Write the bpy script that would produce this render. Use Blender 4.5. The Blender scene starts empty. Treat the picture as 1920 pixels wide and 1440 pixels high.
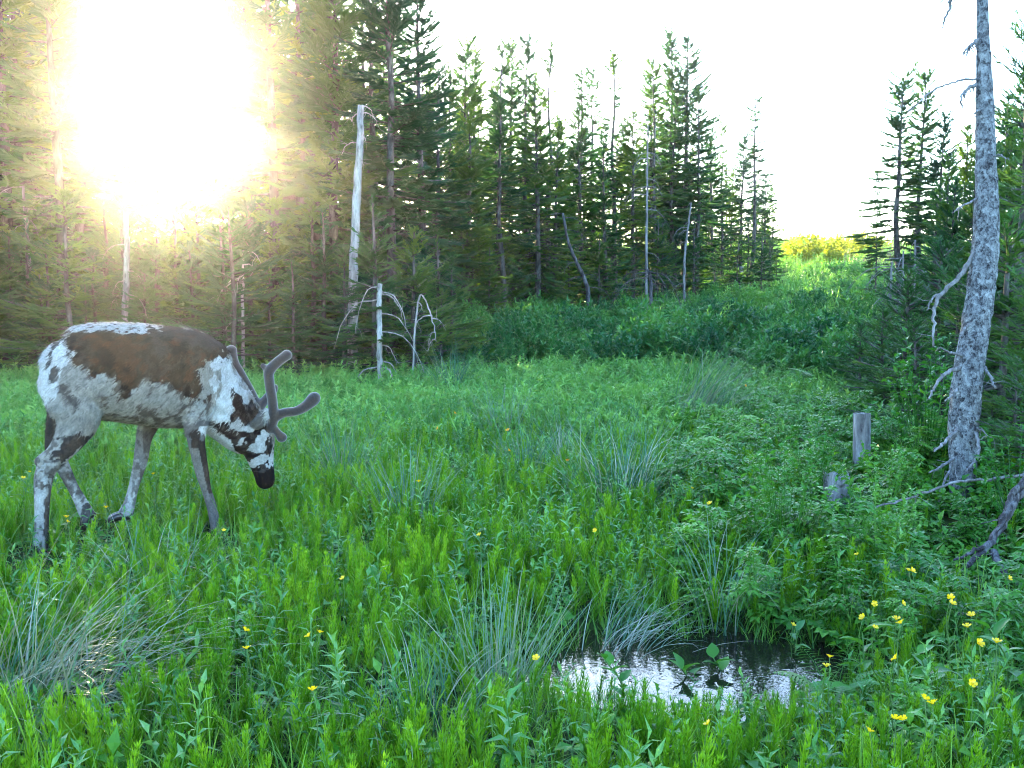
import bpy, bmesh, math, random
import numpy as np
from mathutils import Vector, Matrix

R = math.radians
scene = bpy.context.scene
col = scene.collection

# ------------------------------------------------------------------ camera
F = 1968.0                      # focal length in pixels of the 1920 px wide photograph
CAMZ, PITCH = 1.2, R(4.65)
cd = bpy.data.cameras.new("camera")
cam = bpy.data.objects.new("camera", cd)
col.objects.link(cam)
cd.sensor_width = 36.0
cd.angle = 2 * math.atan(960 / F)
cd.clip_start, cd.clip_end = 0.05, 2000
cam.location = (0, 0, CAMZ)
cam.rotation_euler = (R(90) - PITCH, 0, 0)
scene.camera = cam

# ------------------------------------------------------------------ sky, sun, exposure
SUN_EL, SUN_AZ = R(9.9), R(-17.7)      # seen low through the trees behind the animal
world = bpy.data.worlds.new("World")
scene.world = world
world.use_nodes = True
wn = world.node_tree.nodes
wl = world.node_tree.links
sky = wn.new("ShaderNodeTexSky")
sky.sky_type = 'NISHITA'
sky.sun_disc = False
sky.sun_elevation = SUN_EL
sky.sun_rotation = SUN_AZ
sky.altitude = 50
sky.air_density = 1.0
sky.dust_density = 1.0
sky.ozone_density = 3.0
wl.new(sky.outputs[0], wn["Background"].inputs[0])
wn["Background"].inputs[1].default_value = 0.15

sd = bpy.data.lights.new("sun", 'SUN')
sd.energy = 5.0
sd.angle = R(0.5)
sd.color = (1.0, 0.82, 0.46)
sun = bpy.data.objects.new("sun", sd)
col.objects.link(sun)
SUNDIR = Vector((math.sin(SUN_AZ) * math.cos(SUN_EL), math.cos(SUN_AZ) * math.cos(SUN_EL), math.sin(SUN_EL)))
sun.rotation_euler = SUNDIR.to_track_quat('Z', 'Y').to_euler()
sun.location = (-20, 60, 30)

scene.view_settings.view_transform = 'Standard'
scene.view_settings.look = 'None'
scene.view_settings.gamma = 1.0
scene.view_settings.exposure = 3.85

cy = scene.cycles
cy.use_denoising = True
try:
    cy.denoiser = 'OPENIMAGEDENOISE'
except Exception:
    pass
cy.max_bounces = 5
cy.diffuse_bounces = 3
cy.pixel_filter_type = 'BLACKMAN_HARRIS'
cy.filter_width = 1.1
cy.glossy_bounces = 2
cy.transmission_bounces = 4
cy.transparent_max_bounces = 4
cy.volume_bounces = 0
cy.sample_clamp_indirect = 6.0
cy.use_adaptive_sampling = True
cy.adaptive_threshold = 0.012
cy.denoising_prefilter = 'ACCURATE'
cy.denoising_input_passes = 'RGB_ALBEDO_NORMAL'

# ------------------------------------------------------------------ geometry helpers
rng = np.random.default_rng(7)
A = lambda *a: np.array(a, float)


def make_mesh(name, V, T=None, Q=None, mats=(), smooth=False, mat_idx=None):
    V = np.asarray(V, np.float32).reshape(-1, 3)
    T = np.zeros((0, 3), np.int32) if T is None or len(T) == 0 else np.asarray(T, np.int32).reshape(-1, 3)
    Q = np.zeros((0, 4), np.int32) if Q is None or len(Q) == 0 else np.asarray(Q, np.int32).reshape(-1, 4)
    me = bpy.data.meshes.new(name)
    me.vertices.add(len(V))
    me.vertices.foreach_set("co", V.ravel())
    loops = np.concatenate([T.ravel(), Q.ravel()]).astype(np.int32)
    me.loops.add(len(loops))
    me.loops.foreach_set("vertex_index", loops)
    n = len(T) + len(Q)
    me.polygons.add(n)
    ls = np.concatenate([np.arange(len(T)) * 3, len(T) * 3 + np.arange(len(Q)) * 4]).astype(np.int32)
    me.polygons.foreach_set("loop_start", ls)
    if mat_idx is not None:
        me.polygons.foreach_set("material_index", np.asarray(mat_idx, np.int32))
    me.update(calc_edges=True)
    me.polygons.foreach_set("use_smooth", np.full(n, bool(smooth)))
    for m in mats:
        me.materials.append(m)
    return me


class MB:
    """collects vertices, triangles and quads of ONE mesh"""
    def __init__(s):
        s.V, s.T, s.Q, s.n = [], [], [], 0
        s.TM, s.QM = [], []

    def add(s, V, T=None, Q=None, m=0):
        V = np.asarray(V, float).reshape(-1, 3)
        if T is not None and len(T):
            T = np.asarray(T, np.int64).reshape(-1, 3)
            s.T.append(T + s.n); s.TM.append(np.full(len(T), m))
        if Q is not None and len(Q):
            Q = np.asarray(Q, np.int64).reshape(-1, 4)
            s.Q.append(Q + s.n); s.QM.append(np.full(len(Q), m))
        s.V.append(V)
        s.n += len(V)

    def mesh(s, name, *mats, smooth=False):
        T = np.concatenate(s.T) if s.T else None
        Q = np.concatenate(s.Q) if s.Q else None
        mi = np.concatenate(s.TM + s.QM) if (s.TM or s.QM) else None
        return make_mesh(name, np.concatenate(s.V), T, Q, mats, smooth, mi)


def unit(v):
    v = np.asarray(v, float)
    return v / np.maximum(np.linalg.norm(v, axis=-1, keepdims=True), 1e-9)


def tube(mb, P, rad, sides=6, ref=None, ratio=None, m=0, rough=0.0, rg=None):
    """tapered tube with capped ends; rad is the in-plane radius, ratio*rad the one along ref"""
    P = np.asarray(P, float); rad = np.asarray(rad, float)
    n = len(P)
    t = unit(np.gradient(P, axis=0))
    if ref is None:
        r0 = A(0, 0, 1) if abs(t[0][2]) < .8 else A(1, 0, 0)
        e1 = np.zeros((n, 3)); e2 = np.zeros((n, 3))
        u = unit(np.cross(t[0], r0))
        for i in range(n):
            u = unit(u - t[i] * (u @ t[i]))
            e1[i] = u; e2[i] = np.cross(t[i], u)
    else:
        e1 = np.tile(unit(ref), (n, 1))
        e1 = unit(e1 - t * (e1 * t).sum(1)[:, None])
        e2 = np.cross(t, e1)
    r1 = rad * (1.0 if ratio is None else np.asarray(ratio, float))
    a = np.arange(sides) * 2 * math.pi / sides
    V = P[:, None] + np.cos(a)[None, :, None] * e1[:, None] * r1[:, None, None] + np.sin(a)[None, :, None] * e2[:, None] * rad[:, None, None]
    if rough and rg is not None:
        V = V + rg.normal(0, 1, V.shape) * (rad * rough)[:, None, None]
    V = V.reshape(-1, 3)
    i, k = np.meshgrid(np.arange(n - 1), np.arange(sides), indexing='ij')
    k2 = (k + 1) % sides
    Q = np.stack([i * sides + k, i * sides + k2, (i + 1) * sides + k2, (i + 1) * sides + k], -1).reshape(-1, 4)
    V = np.vstack([V, P[:1], P[-1:]])
    kk = np.arange(sides); kn = (kk + 1) % sides
    T = np.vstack([np.stack([np.full(sides, n * sides), kn, kk], -1),
                   np.stack([np.full(sides, n * sides + 1), (n - 1) * sides + kk, (n - 1) * sides + kn], -1)])
    mb.add(V, T, Q, m)


def spline(P, n):
    """Catmull-Rom through the rows of P (any number of columns), n samples"""
    P = np.asarray(P, float)
    k = len(P)
    E = np.vstack([2 * P[0] - P[1], P, 2 * P[-1] - P[-2]])
    t = np.linspace(0, k - 1 - 1e-6, n)
    i = t.astype(int); f = (t - i)[:, None]
    a, b, c, d = E[i], E[i + 1], E[i + 2], E[i + 3]
    return .5 * (2 * b + (c - a) * f + (2 * a - 5 * b + 4 * c - d) * f ** 2 + (3 * b - a - 3 * c + d) * f ** 3)


def leaves(mb, P, D, N, L, W, fold=.15, droop=.15, m=0, wide=.45):
    """folded pointed leaves: base, two sides, midrib, tip (4 triangles each)"""
    P = np.asarray(P, float); D = unit(D)
    S = unit(np.cross(D, N)); N = np.cross(S, D)
    L = np.broadcast_to(np.asarray(L, float), (len(P),))[:, None]
    W = np.broadcast_to(np.asarray(W, float), (len(P),))[:, None]
    M = P + D * L * wide
    V = np.stack([P, M - S * W / 2 + N * W * fold, M, M + S * W / 2 + N * W * fold, P + D * L - N * L * droop], 1)
    b = np.arange(len(P))[:, None] * 5
    T = np.concatenate([b + A(0, 2, 1).astype(int), b + A(0, 3, 2).astype(int), b + A(1, 2, 4).astype(int), b + A(2, 3, 4).astype(int)])
    mb.add(V.reshape(-1, 3), T, None, m)


def diamonds(mb, P, D, S, L, W, m=0, wide=.4):
    P = np.asarray(P, float)
    L = np.asarray(L, float)[:, None]; W = np.broadcast_to(np.asarray(W, float), (len(P),))[:, None]
    M = P + D * L * wide
    V = np.stack([P, M - S * W / 2, M + S * W / 2, P + D * L], 1)
    b = np.arange(len(P))[:, None] * 4
    T = np.concatenate([b + A(0, 2, 1).astype(int), b + A(1, 2, 3).astype(int)])
    mb.add(V.reshape(-1, 3), T, None, m)


def blades(mb, P, az, L, lean, curl, W, seg=4, m=0, rg=rng):
    """grass blades: bend over along az; lean/curl in radians at base / added to the tip"""
    n = len(P)
    t = np.linspace(0, 1, seg + 1)
    ang = lean[:, None] + curl[:, None] * t[None] ** 1.3
    step = (L / seg)[:, None]
    out = np.cumsum(np.sin(ang) * step, 1) - np.sin(ang[:, :1]) * step
    up = np.cumsum(np.cos(ang) * step, 1) - np.cos(ang[:, :1]) * step
    d = np.stack([np.cos(az), np.sin(az), np.zeros(n)], -1)
    tw = az + math.pi / 2 + rg.normal(0, .5, n)
    s = np.stack([np.cos(tw), np.sin(tw), np.zeros(n)], -1)
    C = P[:, None] + d[:, None] * out[..., None] + A(0, 0, 1) * up[..., None]
    w = W[:, None] * (1 - t[None] ** 2.2) * .5 + 2e-4
    V = np.stack([C - s[:, None] * w[..., None], C + s[:, None] * w[..., None]], 2).reshape(-1, 3)
    b = (np.arange(n) * (seg + 1) * 2)[:, None] + (np.arange(seg) * 2)[None]
    b = b.ravel()
    Q = np.stack([b, b + 1, b + 3, b + 2], -1)
    mb.add(V, None, Q, m)


def link(name, data, parent=None, loc=None):
    o = bpy.data.objects.new(name, data)
    col.objects.link(o)
    if parent is not None:
        o.parent = parent
    if loc is not None:
        o.location = loc
    return o


def tag(o, label=None, cat=None, group=None, kind=None):
    for k, v in (("label", label), ("category", cat), ("group", group), ("kind", kind)):
        if v:
            o[k] = v
    return o


def thing(name, label, cat, loc, rz=0.0, group=None, scale=1.0):
    o = link(name, None, None, loc)
    o.rotation_euler = (0, 0, rz)
    o.scale = (scale,) * 3 if np.isscalar(scale) else scale
    return tag(o, label, cat, group)


# ------------------------------------------------------------------ terrain
_ky = A(-30, 3, 6, 13, 22, 32, 45, 58, 72, 90, 130, 330)
_kz = A(0, 0, .03, .28, .78, 1.45, 2.55, 3.7, 4.75, 5.1, 4.0, 0)
_ty = np.linspace(-30, 330, 3601)
_tz = np.interp(_ty, _ky, _kz)
_ker = np.hanning(61); _ker /= _ker.sum()
_tz = np.convolve(np.pad(_tz, 30, mode='edge'), _ker, 'valid')
PUD = (0.50, 3.48)


def fnoise(x, y, f=1.0, s=0.0):
    return (np.sin(x * f * 1.7 + s * 1.3 + 1.1 * np.sin(y * f * 1.1 + s)) + np.sin(y * f * 2.1 + s * 2.1 + 1.3 * np.sin(x * f * .9 - s))
            + .5 * np.sin(x * f * 3.9 - y * f * 2.7 + s * .7)) / 2.5


def puddle_field(x, y):
    """>0 where the ground is sunk below the water of the puddle"""
    a = ((x - PUD[0]) / .46) ** 2 + ((y - PUD[1]) / .40) ** 2
    b = ((x - PUD[0] - .42) / .26) ** 2 + ((y - PUD[1] - .02) / .36) ** 2
    return np.maximum(np.exp(-a), .85 * np.exp(-b))


def gz(x, y):
    x = np.asarray(x, float); y = np.asarray(y, float)
    z = np.interp(y, _ty, _tz)
    far = np.clip((y - 2) / 12, .4, 1.5)
    z = z + .045 * far * fnoise(x, y, .9, 2.0) + .018 * fnoise(x, y, 3.1, 5.0)
    z = z + .22 * np.exp(-((x - 3.4) / 1.3) ** 2 - ((y - 5.8) / 2.2) ** 2)
    z = z + .25 * np.clip((np.abs(x + 1) - 5) / 12, 0, 1) * np.clip((y - 8) / 10, 0, 1)
    return z - .22 * puddle_field(x, y)


PF = A(0, math.cos(PITCH), -math.sin(PITCH))
PU = A(0, math.sin(PITCH), math.cos(PITCH))
PR = A(1, 0, 0)
CAM = A(0, 0, CAMZ)


def ray(px, py):
    return PF + (px - 960) / F * PR + (720 - py) / F * PU


def at(px, py, depth):
    return CAM + depth * ray(px, py)


def on_ground(px, py, h=0.0):
    """first point on the pixel's line of sight that is h above the ground"""
    d = ray(px, py)
    t = np.linspace(1.5, 120, 24000)
    P = CAM + t[:, None] * d
    k = np.argmax(P[:, 2] < gz(P[:, 0], P[:, 1]) + h)
    return P[k]


def stand(px, Y):
    """ground point in column px at distance Y"""
    x = (px - 960) / F * Y
    return A(x, Y, float(gz(x, Y)))


# ------------------------------------------------------------------ materials
def new_mat(name):
    m = bpy.data.materials.new(name)
    m.use_nodes = True
    nt = m.node_tree
    for n in list(nt.nodes):
        nt.nodes.remove(n)
    out = nt.nodes.new("ShaderNodeOutputMaterial")
    return m, nt, nt.nodes, nt.links, out


def ramp(nodes, links, fac, stops, interp='LINEAR'):
    r = nodes.new("ShaderNodeValToRGB")
    r.color_ramp.interpolation = interp
    e = r.color_ramp.elements
    while len(e) < len(stops):
        e.new(.5)
    for q, (p, c) in zip(e, stops):
        q.position = p
        q.color = (*c, 1) if len(c) == 3 else c
    links.new(fac, r.inputs[0])
    return r.outputs[0]


def leaf_mat(name, c0, c1, c2=None, transl=.42, rough=.45, nscale=3.0, spec=.3, tcol=(1.25, 1.2, .55)):
    """foliage: reflection + light passing through; colour varies by plant and over the plant"""
    m, nt, N, Lk, out = new_mat(name)
    oi = N.new("ShaderNodeObjectInfo")
    tc = N.new("ShaderNodeNewGeometry")
    nz = N.new("ShaderNodeTexNoise"); nz.inputs["Scale"].default_value = nscale; nz.inputs["Detail"].default_value = 3
    Lk.new(tc.outputs["Position"], nz.inputs["Vector"])
    mx = N.new("ShaderNodeMath"); mx.operation = 'MULTIPLY_ADD'
    mx.inputs[1].default_value = .7
    Lk.new(oi.outputs["Random"], mx.inputs[0])
    md = N.new("ShaderNodeMath"); md.operation = 'MULTIPLY_ADD'
    md.inputs[1].default_value = 1.2; md.inputs[2].default_value = -.45
    Lk.new(nz.outputs[0], md.inputs[0]); Lk.new(md.outputs[0], mx.inputs[2])
    st = [(.12, c0), (.85, c1)] if c2 is None else [(.1, c0), (.5, c1), (.92, c2)]
    c = ramp(N, Lk, mx.outputs[0], st)
    b = N.new("ShaderNodeBsdfPrincipled")
    b.inputs["Roughness"].default_value = rough
    b.inputs["Specular IOR Level"].default_value = spec
    Lk.new(c, b.inputs["Base Color"])
    t = N.new("ShaderNodeBsdfTranslucent")
    tm = N.new("ShaderNodeMix"); tm.data_type = 'RGBA'; tm.blend_type = 'MULTIPLY'; tm.inputs[0].default_value = 1.0
    Lk.new(c, tm.inputs["A"]); tm.inputs["B"].default_value = (*tcol, 1)
    Lk.new(tm.outputs["Result"], t.inputs["Color"])
    ms = N.new("ShaderNodeMixShader"); ms.inputs[0].default_value = transl
    Lk.new(b.outputs[0], ms.inputs[1]); Lk.new(t.outputs[0], ms.inputs[2])
    Lk.new(ms.outputs[0], out.inputs[0])
    return m


def bark_mat(name, stops, scale=18.0, stretch=.35, bump=.6, rough=.9):
    m, nt, N, Lk, out = new_mat(name)
    tc = N.new("ShaderNodeTexCoord")
    mp = N.new("ShaderNodeMapping"); mp.inputs["Scale"].default_value = (1, 1, stretch)
    Lk.new(tc.outputs["Object"], mp.inputs[0])
    vo = N.new("ShaderNodeTexVoronoi"); vo.inputs["Scale"].default_value = scale
    nz = N.new("ShaderNodeTexNoise"); nz.inputs["Scale"].default_value = scale * .8; nz.inputs["Detail"].default_value = 8
    nz.inputs["Roughness"].default_value = .7
    Lk.new(mp.outputs[0], nz.inputs["Vector"])
    mxv = N.new("ShaderNodeMix"); mxv.data_type = 'RGBA'; mxv.inputs[0].default_value = .15
    Lk.new(mp.outputs[0], mxv.inputs["A"]); Lk.new(nz.outputs["Color"], mxv.inputs["B"])
    Lk.new(mxv.outputs["Result"], vo.inputs["Vector"])
    ad = N.new("ShaderNodeMath"); ad.operation = 'MULTIPLY_ADD'; ad.inputs[1].default_value = .45
    Lk.new(vo.outputs[0], ad.inputs[0]); Lk.new(nz.outputs[0], ad.inputs[2])
    sb = N.new("ShaderNodeMath"); sb.operation = 'SUBTRACT'; sb.inputs[1].default_value = .2
    Lk.new(ad.outputs[0], sb.inputs[0])
    c = ramp(N, Lk, sb.outputs[0], stops)
    b = N.new("ShaderNodeBsdfPrincipled"); b.inputs["Roughness"].default_value = rough
    b.inputs["Specular IOR Level"].default_value = .15
    Lk.new(c, b.inputs["Base Color"])
    bp = N.new("ShaderNodeBump"); bp.inputs["Strength"].default_value = bump; bp.inputs["Distance"].default_value = .02
    Lk.new(sb.outputs[0], bp.inputs["Height"]); Lk.new(bp.outputs[0], b.inputs["Normal"])
    Lk.new(b.outputs[0], out.inputs[0])
    return m


M = {}
M['needle'] = leaf_mat('spruce needles', (.014, .068, .036), (.036, .112, .036), (.092, .172, .026), transl=.46, rough=.55, nscale=.9)
M['fir'] = leaf_mat('young fir needles', (.016, .080, .026), (.040, .130, .030), (.080, .19, .036), transl=.32, rough=.5, nscale=2.5)
M['horsetail'] = leaf_mat('horsetail', (.048, .165, .005), (.105, .27, .008), (.19, .37, .013), transl=.42, nscale=1.6)
M['grass'] = leaf_mat('meadow grass', (.042, .155, .022), (.095, .25, .034), (.19, .36, .058), transl=.42, nscale=1.3)
M['herb'] = leaf_mat('leafy herb', (.040, .155, .042), (.088, .25, .068), (.16, .34, .095), transl=.36, nscale=2.0, rough=.42)
M['meadow'] = leaf_mat('farther meadow growth', (.070, .21, .044), (.130, .31, .070), (.21, .41, .10), transl=.38, nscale=.7, rough=.45)
M['cover'] = leaf_mat('ground leaves', (.022, .115, .012), (.055, .20, .018), (.11, .29, .028), transl=.36, nscale=2.2, rough=.4)
M['rush'] = leaf_mat('soft rush', (.030, .110, .065), (.065, .165, .10), (.15, .24, .17), transl=.22, nscale=4, rough=.4)
M['dry'] = leaf_mat('dry rush', (.15, .165, .11), (.25, .27, .20), (.36, .38, .31), transl=.2, nscale=5, rough=.5)
M['shrub'] = leaf_mat('laurel shrub', (.018, .095, .034), (.045, .170, .042), (.115, .29, .055), transl=.34, nscale=.6, rough=.42)
M['broad'] = leaf_mat('broad leaves', (.026, .135, .016), (.060, .21, .024), (.12, .30, .04), transl=.40, nscale=3, rough=.38)
M['fern'] = leaf_mat('fern', (.06, .21, .025), (.10, .29, .035), transl=.45, nscale=4)
M['yellowbush'] = leaf_mat('sunlit bush', (.13, .19, .02), (.19, .24, .025), (.25, .28, .03), transl=.6, nscale=1)
M['petal'] = leaf_mat('buttercup petal', (.78, .50, .008), (.85, .60, .015), transl=.35, rough=.25, spec=.5, nscale=9, tcol=(1, 1, .6))
M['orange'] = leaf_mat('hawkweed petal', (.75, .26, .01), (.85, .40, .02), transl=.35, nscale=9, tcol=(1, 1, .6))
M['stem'] = leaf_mat('flower stem', (.07, .16, .03), (.10, .2, .05), transl=.2)
M['bark'] = bark_mat('spruce bark', [(.18, (.014, .012, .011)), (.5, (.055, .050, .047)), (.82, (.15, .148, .14))])
M['palebark'] = bark_mat('lichen covered bark', [(.30, (.022, .020, .025)), (.42, (.075, .075, .083)), (.58, (.22, .235, .245)), (.88, (.50, .53, .53))], scale=40, stretch=.8, bump=1.0)
M['deadwood'] = bark_mat('dead wood', [(.2, (.05, .045, .045)), (.5, (.15, .145, .145)), (.85, (.32, .32, .33))], scale=30, stretch=.15)
M['snag'] = bark_mat('silver snag', [(.2, (.08, .075, .07)), (.5, (.24, .235, .225)), (.85, (.44, .44, .43))], scale=24, stretch=.2)
M['darkwood'] = bark_mat('dark dead wood', [(.2, (.012, .010, .011)), (.5, (.045, .040, .043)), (.85, (.20, .20, .21))], scale=30, stretch=.15)
M['stump'] = bark_mat('weathered stump', [(.25, (.05, .045, .05)), (.5, (.20, .19, .19)), (.8, (.44, .44, .44))], scale=22, stretch=.2, bump=.9)


def ground_mat():
    m, nt, N, Lk, out = new_mat('forest soil')
    g = N.new("ShaderNodeNewGeometry")
    n1 = N.new("ShaderNodeTexNoise"); n1.inputs["Scale"].default_value = .8; n1.inputs["Detail"].default_value = 10
    n2 = N.new("ShaderNodeTexNoise"); n2.inputs["Scale"].default_value = 22; n2.inputs["Detail"].default_value = 8
    Lk.new(g.outputs["Position"], n1.inputs["Vector"]); Lk.new(g.outputs["Position"], n2.inputs["Vector"])
    c1 = ramp(N, Lk, n1.outputs[0], [(.3, (.016, .030, .010)), (.6, (.035, .07, .018)), (.8, (.05, .05, .025))])
    c2 = ramp(N, Lk, n2.outputs[0], [(.35, (.4, .35, .3)), (.7, (1.25, 1.2, 1.0))])
    mx = N.new("ShaderNodeMix"); mx.data_type = 'RGBA'; mx.blend_type = 'MULTIPLY'; mx.inputs[0].default_value = .8
    Lk.new(c1, mx.inputs["A"]); Lk.new(c2, mx.inputs["B"])
    b = N.new("ShaderNodeBsdfPrincipled"); b.inputs["Roughness"].default_value = .95
    b.inputs["Specular IOR Level"].default_value = .1
    Lk.new(mx.outputs["Result"], b.inputs["Base Color"])
    bp = N.new("ShaderNodeBump"); bp.inputs["Strength"].default_value = .8; bp.inputs["Distance"].default_value = .04
    Lk.new(n2.outputs[0], bp.inputs["Height"]); Lk.new(bp.outputs[0], b.inputs["Normal"])
    Lk.new(b.outputs[0], out.inputs[0])
    return m


def water_mat():
    m, nt, N, Lk, out = new_mat('bog water')
    g = N.new("ShaderNodeNewGeometry")
    nz = N.new("ShaderNodeTexNoise"); nz.inputs["Scale"].default_value = 30; nz.inputs["Detail"].default_value = 2
    Lk.new(g.outputs["Position"], nz.inputs["Vector"])
    b = N.new("ShaderNodeBsdfPrincipled")
    b.inputs["Base Color"].default_value = (.010, .009, .007, 1)
    b.inputs["Roughness"].default_value = .03
    b.inputs["IOR"].default_value = 1.33
    b.inputs["Specular IOR Level"].default_value = .6
    bp = N.new("ShaderNodeBump"); bp.inputs["Strength"].default_value = .12; bp.inputs["Distance"].default_value = .01
    Lk.new(nz.outputs[0], bp.inputs["Height"]); Lk.new(bp.outputs[0], b.inputs["Normal"])
    Lk.new(b.outputs[0], out.inputs[0])
    return m


# ------------------------------------------------------------------ ground and water
def build_ground():
    u = np.linspace(-1, 1, 281)
    xs = np.sign(u) * np.abs(u) ** 2.3 * 160
    w = np.linspace(0, 1, 301)
    ys = -25 * (1 - w[:40] / w[40]) ** 1.0
    ys = np.concatenate([np.linspace(-25, 1.8, 40), 1.8 + np.linspace(0, 1, 300)[1:] ** 2.4 * 318])
    X, Y = np.meshgrid(xs, ys)
    V = np.stack([X, Y, gz(X, Y)], -1).reshape(-1, 3)
    ny, nx = X.shape
    i, k = np.meshgrid(np.arange(ny - 1), np.arange(nx - 1), indexing='ij')
    b = i * nx + k
    Q = np.stack([b, b + 1, b + nx + 1, b + nx], -1).reshape(-1, 4)
    o = link('ground', make_mesh('ground', V, None, Q, [ground_mat()], True))
    tag(o, 'dark boggy soil under the meadow and trees', None, None, 'structure')
    a = np.linspace(0, 2 * math.pi, 64, endpoint=False)
    rr = .78 + .06 * np.sin(3 * a) + .04 * np.sin(5 * a + 1)
    V = np.stack([PUD[0] + .18 + rr * 1.0 * np.cos(a), PUD[1] + rr * .8 * np.sin(a), np.full(64, -.055)], -1)
    V = np.vstack([V, [[PUD[0] + .18, PUD[1], -.055]]])
    T = np.stack([np.full(64, 64), np.arange(64), (np.arange(64) + 1) % 64], -1)
    o = link('puddle_water', make_mesh('puddle_water', V, T, None, [water_mat()], True))
    tag(o, 'dark still puddle reflecting the bright sky', None, None, 'structure')


build_ground()
# ------------------------------------------------------------------ conifers
def feather(mb, P, D, L, W, rg, m=0):
    """needle-covered twigs seen from afar: two crossed thin blades each"""
    S = unit(np.cross(D, A(0, 0, 1)) + 1e-6)
    U = np.cross(S, D)
    diamonds(mb, P, D, S, L, W, m)
    diamonds(mb, P, D, U, L * .95, W * .7, m)


def needle_twig(mb, P, D, L, rg, m=0, gap=.010, nl=.018):
    """twigs with single needles, for trees a few metres away"""
    S0 = unit(np.cross(D, A(0, 0, 1)) + 1e-6)
    U0 = np.cross(S0, D)
    n = np.maximum((L / gap).astype(int), 3)
    idx = np.repeat(np.arange(len(P)), n)
    fr = np.concatenate([(np.arange(k) + .5) / k for k in n])
    for s in (-1, 1):
        p = P[idx] + D[idx] * (fr * L[idx])[:, None]
        up = rg.normal(.15, .35, len(idx))
        d = unit(D[idx] * .65 + S0[idx] * s + U0[idx] * up[:, None])
        ln = nl * (1.1 - .35 * fr) * rg.uniform(.8, 1.2, len(idx))
        wd = D[idx] * .0036
        V = np.stack([p - wd, p + wd, p + d * ln[:, None]], 1).reshape(-1, 3)
        mb.add(V, np.arange(len(V)).reshape(-1, 3), None, m)


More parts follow.
